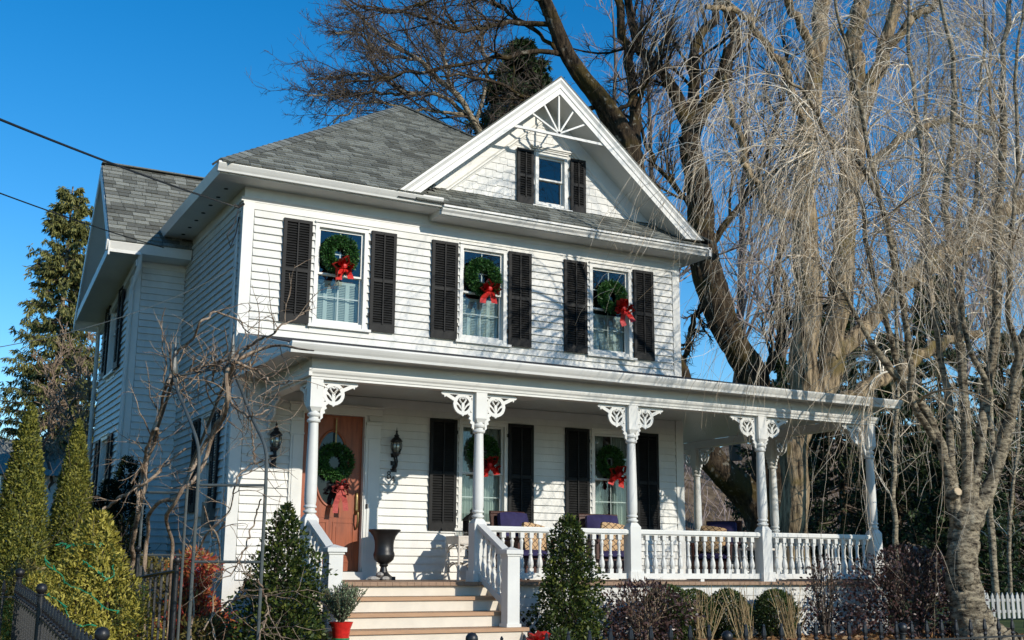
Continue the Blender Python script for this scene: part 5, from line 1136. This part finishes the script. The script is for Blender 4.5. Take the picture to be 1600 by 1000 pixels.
# fallen leaves on the bed
n_ = 9000; x = RNG.uniform(-3, 10.5, n_); y = RNG.uniform(-6.2, -2.1, n_); z = np.where(y > -3.2, -.728, -.735-(-3.2-y)/5*.30)+RNG.uniform(0, .035, n_); d = RNG.normal(0, 1, (n_, 3)); d[:, 2] *= .25; d /= np.linalg.norm(d, axis=1)[:, None]
V, F = leaf_np(np.stack([x, y, z], 1), d, RNG.uniform(.05, .11, n_), .55); fl = link('fallen_leaves', np_mesh('fallen_leaves', V, F, LITTER), None, (0, 0, 0)); tag(fl, 'brown fallen leaves covering the bed before the porch', 'leaves', kind='stuff')

# ================================================================== IRON FENCES AND GATE
def finial(q, x, y, z0, zt):
    q.box(x-.008, x+.008, y-.008, y+.008, z0, zt-.12)
    q.lathe([(.009, -.125), (.017, -.115), (.010, -.10), (.018, -.075), (.016, -.055), (.009, -.02), (.011, -.015), (.003, 0)], (x, y, zt), 6)
pk = MB(); finial(pk, 0, 0, -.84, 0); pmesh_ = pk.mesh('picket', IRON)
bp_ = MB(); bp_.lathe([(.022, -.9), (.022, -.05), (.034, -.045), (.034, -.036), (.018, -.034), (.022, -.03), (.036, -.015), (.0385, .0), (.036, .015), (.024, .031), (.001, .039)], seg=14); bpm = bp_.mesh('ball_post', IRON, True)
fe = thing('iron_fence', (1.5, -8.42, -1.06), 'black iron fence with spear-topped pickets and ball-topped posts along the front of the garden', 'fence')
def ztop(x): return float(np.interp(x, [-2.8, -1.3, .5, 3.2, 7], [-.285, -.26, -.182, -.185, -.16]))
ballx = [(-2.81, -.165), (-.71, -.235), (1.19, -.262), (2.80, -.235), (4.6, -.22), (6.4, -.2)]
for x, z in ballx: link('ball_post', bpm, fe, (x, -8.43, z))
x = -2.68
while x < 6.6:
    if min(abs(x-b_[0]) for b_ in ballx) > .05: link('picket', pmesh_, fe, (x, -8.43, ztop(x)+random.uniform(-.004, .004)))
    x += .155
q = MB()
for dz in (-.14, -.72):
    for a, b_ in ((-2.8, -1.3), (-1.3, .5), (.5, 3.2), (3.2, 6.7)): q.bar((a, -8.43, ztop(a)+dz), (b_, -8.43, ztop(b_)+dz), .03, .012, (0, 0, 1))
q.build('rail', IRON, fe)
fs = thing('iron_fence', (-2.82, -6.2, -.95), 'black iron side fence running back along the golden cypress to a far ball post', 'fence')
for (x, y, z) in ((-2.835, -6.02, .015), (-2.79, -4.09, .108)): link('ball_post', bpm, fs, (x, y, z))
q = MB(); n_ = 30
for i in range(1, n_):
    y = -8.43+i*(8.43-4.09)/n_; zt_ = float(np.interp(y, [-8.43, -6.02, -4.09], [-.20, -.04, .05]))
    if min(abs(y+6.02), abs(y+4.09)) > .04: link('picket', pmesh_, fs, (-2.82, y, zt_))
for dz in (-.14, -.72): q.bar((-2.82, -8.43, -.20+dz), (-2.82, -6.02, -.04+dz), .03, .012); q.bar((-2.82, -6.02, -.04+dz), (-2.82, -4.09, .05+dz), .03, .012)
q.build('rail', IRON, fs)
fl_ = thing('iron_fence', (-3.2, -4.0, -.85), 'short length of black iron fence going off the left edge', 'fence')
q = MB()
for i in range(9): link('picket', pmesh_, fl_, (-2.9-i*.14, -4.05, .05))
q.bar((-2.79, -4.05, -.09), (-4.2, -4.05, -.09), .03, .012); q.bar((-2.79, -4.05, -.68), (-4.2, -4.05, -.68), .03, .012); q.build('rail', IRON, fl_)
# gate: two round posts with small balls, a leaf with a rising top rail
ga, gb_ = at(216, 858, D=9.9), at(277, 875, D=9.0)
gt_ = thing('iron_gate', (gb_.x, gb_.y, -.98), 'black iron gate leaf with rising top rail between two ball-topped posts behind the golden cypress', 'gate')
for p in (ga, gb_):
    q = MB(); q.lathe([(.018, -1.2), (.018, -.04), (.026, -.035), (.012, -.028), (.022, -.015), (.027, 0), (.022, .016), (.001, .027)], seg=12); q.build('gate_post', IRON, gt_, p, smooth=True)
d = gb_-ga; d.z = 0; st_ = ga-d*.65; en = gb_; m_ = 12; q = MB()
for i in range(m_):
    f = (i+.5)/m_; p = st_+(en-st_)*f; zt_ = float(np.interp(f, [0, .35, .7, 1], [.02, .06, .10, .13])); pk2 = MB(); pk2.box(-.009, .009, -.009, .009, -1.0-zt_, .04 if i % 2 == 0 else .10); link('bar', pk2.mesh('bar', IRON), gt_, (p.x, p.y, zt_))
P_ = [Vector((*(st_+(en-st_)*f)[:2], z)) for f, z in ((0, .0), (.35, .06), (.7, .105), (1, .135))]
q.tube(P_, .014, 6); q.tube([Vector((p.x, p.y, -.8)) for p in P_], .013, 6); q.build('rail', IRON, gt_)

# ================================================================== ARBOR WITH BARE VINE
arb = thing('garden_arbor', (-1.6, -5.0, -1.0), 'grey steel tube arbor with pointed ogee arches carrying a bare twisted vine', 'arbor')
A1, A2, B1, B2 = Vector((-1.808, -6.011, 0)), Vector((-1.786, -3.841, 0)), Vector((-1.362, -6.252, 0)), Vector((-1.437, -4.029, 0))
apA, apB = at(271, 588, D=9.7), at(362, 572, D=9.7)
def arch(l1, l2, ap):
    for l in (l1, l2):
        m1 = l.lerp(Vector((ap.x, ap.y, 0)), .06); m2 = l.lerp(Vector((ap.x, ap.y, 0)), .35); m3 = l.lerp(Vector((ap.x, ap.y, 0)), .8); top = ap.z
        P = [(*l[:2], -1.05), (*l[:2], 0), (*l[:2], .85), (*m1[:2], 1.06), (*m2[:2], 1.28), (*m3[:2], top-.16), (ap.x, ap.y, top)]
        Q = resample([(*p, .0135) for p in P], 26); q = MB(); q.tube([tuple(p[:3]) for p in Q], .0135, 8); q.build('arch_tube', GALV, arb, smooth=True)
arch(A1, A2, apA); arch(B1, B2, apB)
CB = [(apA, apB)]
for z in (.205, .765): CB += [((*A1[:2], z), (*B1[:2], z)), ((*A2[:2], z+.06), (*B2[:2], z+.06))]
for a, b_ in CB: q = MB(); q.tube([a, b_], .011, 7); q.build('crossbar', GALV, arb, smooth=True)
for ap in (apA, apB):
    q = MB(); q.lathe([(.018, -.02), (.022, .0), (.035, .03), (.03, .08), (.016, .20), (.003, .34)], ap, 8); q.build('spear_finial', GALV, arb, smooth=True)
vine = thing('bare_vine', (-1.75, -4.6, -1.0), 'bare twisted woody vine climbing the steel arbor toward the house corner', 'vine')
VL = [([(205, 1010, 7), (205, 900, 6), (212, 830, 6), (225, 760, 5.5), (236, 680, 5), (250, 640, 4.5), (262, 600, 4)], 10.2), ([(222, 1010, 6), (228, 860, 5), (240, 790, 5), (275, 776, 4.6), (300, 735, 5), (322, 690, 5.5), (345, 650, 5.5), (356, 610, 5), (366, 565, 4.5)], 9.8),
      ([(262, 1000, 5), (268, 860, 4.5), (262, 810, 5), (282, 770, 5), (308, 740, 5), (335, 680, 5.5), (356, 630, 5), (360, 575, 4.5), (400, 548, 4), (440, 540, 3), (490, 548, 2)], 9.5),
      ([(150, 820, 2.5), (168, 792, 3.5), (200, 770, 4), (235, 748, 4), (265, 722, 3), (290, 700, 2.5)], 9.9), ([(215, 800, 4), (222, 740, 4), (232, 690, 4), (245, 668, 4), (238, 700, 3.5), (205, 755, 2.5)], 9.8),
      ([(262, 600, 4), (275, 555, 3.5), (300, 530, 3.2), (318, 500, 3), (342, 488, 2.6), (370, 500, 2), (390, 520, 1.6)], 9.6), ([(300, 1010, 3), (300, 920, 2.6), (310, 860, 2.4), (335, 830, 2.2), (345, 900, 2), (330, 960, 2), (338, 1010, 2)], 8.8),
      ([(318, 985, 2), (345, 950, 2.6), (375, 930, 2.2), (385, 905, 2)], 8.7), ([(366, 565, 4), (355, 600, 3.5), (372, 640, 3), (395, 650, 2.6), (420, 640, 2)], 9.3), ([(270, 600, 3.5), (310, 575, 3), (350, 565, 3)], 9.6),
      ([(362, 570, 4.5), (385, 545, 4), (410, 530, 3), (440, 510, 2), (475, 490, 1.4)], 9.3), ([(366, 565, 4), (400, 580, 3), (430, 600, 2.4), (455, 596, 1.6)], 9.2), ([(408, 780, 1.6), (395, 820, 2), (378, 870, 1.8), (360, 900, 1.6)], 8.6), ([(392, 640, 1.6), (396, 690, 2), (400, 720, 2.2), (430, 715, 1.8)], 9.0),
      ([(402, 905, 2.6), (418, 950, 2.4), (405, 1000, 2)], 8.4), ([(318, 790, 2), (335, 840, 2), (355, 800, 1.8), (372, 745, 1.8), (400, 720, 1.6)], 8.9)]
sets = []
for pl, D in VL:
    L = []
    for i, (x, y, r_) in enumerate(pl): p = at(x, y, D=D+.25*math.sin(i*1.7)); L.append((*p, r_*.62*D/FOC))
    Q = resample(L, 22); Q[1:-1, :3] += RNG.normal(0, .008, (20, 3)); sets.append((Q[:, :3], Q[:, 3])); bark_tube('stem', Q[:, :3], Q[:, 3], B_VINE, vine, 8, .12)
P0, R0 = st1(sets); b1 = spawn(P0[:, 4:], R0[:, 4:], 6, .1, 1, 1.0, (.15, .6), 7, .22, .02, .5, .1, rmax=.007, rmin=.004); b2 = spawn(*b1, 3, .1, 1, .8, (.06, .28), 5, .22, .0, .7, .05, rmin=.003)
# the tangle on top of the arbor
tg = np.array([[*(apA.lerp(apB, f)), .006] for f in np.linspace(-.2, 1.3, 6)]); tgP = np.repeat(tg[None, :, :3], 3, 0); tgP += RNG.normal(0, .03, tgP.shape); b3 = spawn(tgP, np.full((3, 6), .010), 14, 0, 1, 1.3, (.2, .75), 8, .25, .01, .8, .05, rmin=.004); b4 = spawn(*b3, 4, .1, 1, .8, (.08, .3), 5, .2, 0, .7, 0, rmin=.003)
tube_obj('twigs', [(*b1, 4), (*b2, 3), (*b3, 4), (*b4, 3)], B_VINE, vine)
# green light string on the golden cypress
ls = [([(70, 868), (75, 885), (95, 898), (105, 912), (135, 925), (150, 938), (165, 950), (185, 955)], 8.75), ([(93, 849), (115, 852), (140, 850), (155, 855), (158, 848)], 8.95), ([(130, 876), (150, 890), (165, 903), (178, 898), (176, 885)], 8.85), ([(72, 930), (85, 934), (98, 945), (106, 960), (108, 970), (125, 978), (142, 976)], 8.6)]
GW = M('green_wire', (.02, .20, .10), .4, .2, 20)
lt = thing('light_string', tuple(at(110, 915, D=8.8)), 'green wired string of unlit fairy lights looping over the golden cypress', 'fairy lights')
q = MB(); qb = MB()
def on_mound(x, y):
    D = 7.6
    while D < 10.2:
        q_ = at(x, y, D=D); t_ = (q_.z+1.02)/1.62
        if 0 <= t_ <= 1 and math.hypot(q_.x-mc.x, q_.y-mc.y) < .53*(1-t_)**.62*(1-.15*math.sin(t_*9))*1.10+.03: return q_
        D += .02
    return at(x, y, D=9.0)
for pl, D in ls:
    Q = resample([(*on_mound(x, y), 0) for x, y in pl], 26); Q[:, :3] += RNG.normal(0, .004, (26, 3)); q.tube([tuple(p[:3]) for p in Q], .0045, 5)
    for i in range(1, 26, 4): p = Vector(Q[i, :3]); qb.tube([p, p+Vector(RNG.normal(0, .02, 3))+Vector((0, -.01, -.01))], [.008, .005], 6)
q.build('wire', GW, lt); qb.build('bulb', GW, lt, kind='stuff')

# ================================================================== WIRES, SHED, WHITE FENCE
def wire(name, a, b_, sag, r_, label, mt=None):
    a, b_ = Vector(a), Vector(b_); P = [a.lerp(b_, f)-Vector((0, 0, sag*4*f*(1-f))) for f in np.linspace(0, 1, 24)]; q = MB(); q.tube(P, r_, 5)
    o_ = q.build(name, mt or IRON, None, (0, 0, 0)); return tag(o_, label, 'cable', 'service cables to the house')
hk = Vector((-.10, -.06, 4.83))
a = at(0, 168, D=9.5); dv = (a-hk); wire('power_cable', hk+dv*1.8, hk, .10, .012, 'thick black power cable from the upper left corner to the house corner')
a = at(0, 284, D=12); b_ = at(256, 387, y=2.75); dv = a-b_; wire('power_cable', b_+dv*2.2, b_, .12, .008, 'thin black cable crossing the spruce to the wing gutter')
a = at(0, 490, D=11); b_ = Vector((-.06, .1, 4.05)); dv = a-b_; wire('service_wire', b_+dv*1.6, b_, .35, .004, 'thin pale wire sagging past the shaded wing to the house corner', GALV)
q = MB(); q.tube([(-.03, -.04, 4.9), (-.10, -.06, 4.83), (-.16, -.05, 4.86)], .02, 6); q.tube([(-.10, -.05, 4.8), (-.14, -.02, 4.6), (-.22, .0, 4.45), (-.16, .02, 4.3), (-.09, .05, 4.5), (-.05, .1, 4.75)], .009, 5); q.build('cable_anchor', IRON, house)
sh = thing('shed', tuple(at(80, 800, y=14)[:2])+(-.6,), 'low white outbuilding with grey roof glimpsed between the cedars', 'shed')
p = at(85, 800, y=14); q = MB(); q.box(p.x-1.2, p.x+1.6, 14, 17, -.7, 2.2); q.build('wall', WHITE, sh)
q = MB(); q.ext([(13.7, 2.15), (17.3, 2.15), (15.5, 3.1)], (p.x-1.3, 0, 0), (0, 1, 0), (0, 0, 1), (3.1, 0, 0)); q.build('roof', SHING, sh)
wf = thing('picket_fence', (15.5, .3, -.74), 'white wooden picket fence at the right edge beyond the cherry trunk', 'fence')
pkm = MB(); pkm.ext([(-.035, 0), (.035, 0), (.035, .40), (.0, .47), (-.035, .40)], (0, -.01, 0), (1, 0, 0), (0, 0, 1), (0, .02, 0)); pkm_ = pkm.mesh('picket', FENCE_SHADE)
x = 13.2; k = 0
while x < 19.5:
    if k % 12 == 6:
        q = MB(); q.box(-.06, .06, -.06, .06, -.02, .50); q.add([(-.07, -.07, .5), (.07, -.07, .5), (.07, .07, .5), (-.07, .07, .5), (0, 0, .58)], [(0, 1, 4), (1, 2, 4), (2, 3, 4), (3, 0, 4)]); q.build('fence_post', FENCE_SHADE, wf, (x, .32, -.72))
    else: link('picket', pkm_, wf, (x, .30, -.70+random.uniform(-.008, .008)))
    x += .135; k += 1
q = MB(); q.box(13.1, 19.6, .312, .342, -.60, -.55); q.box(13.1, 19.6, .312, .342, -.40, -.35); q.build('rail', FENCE_SHADE, wf)
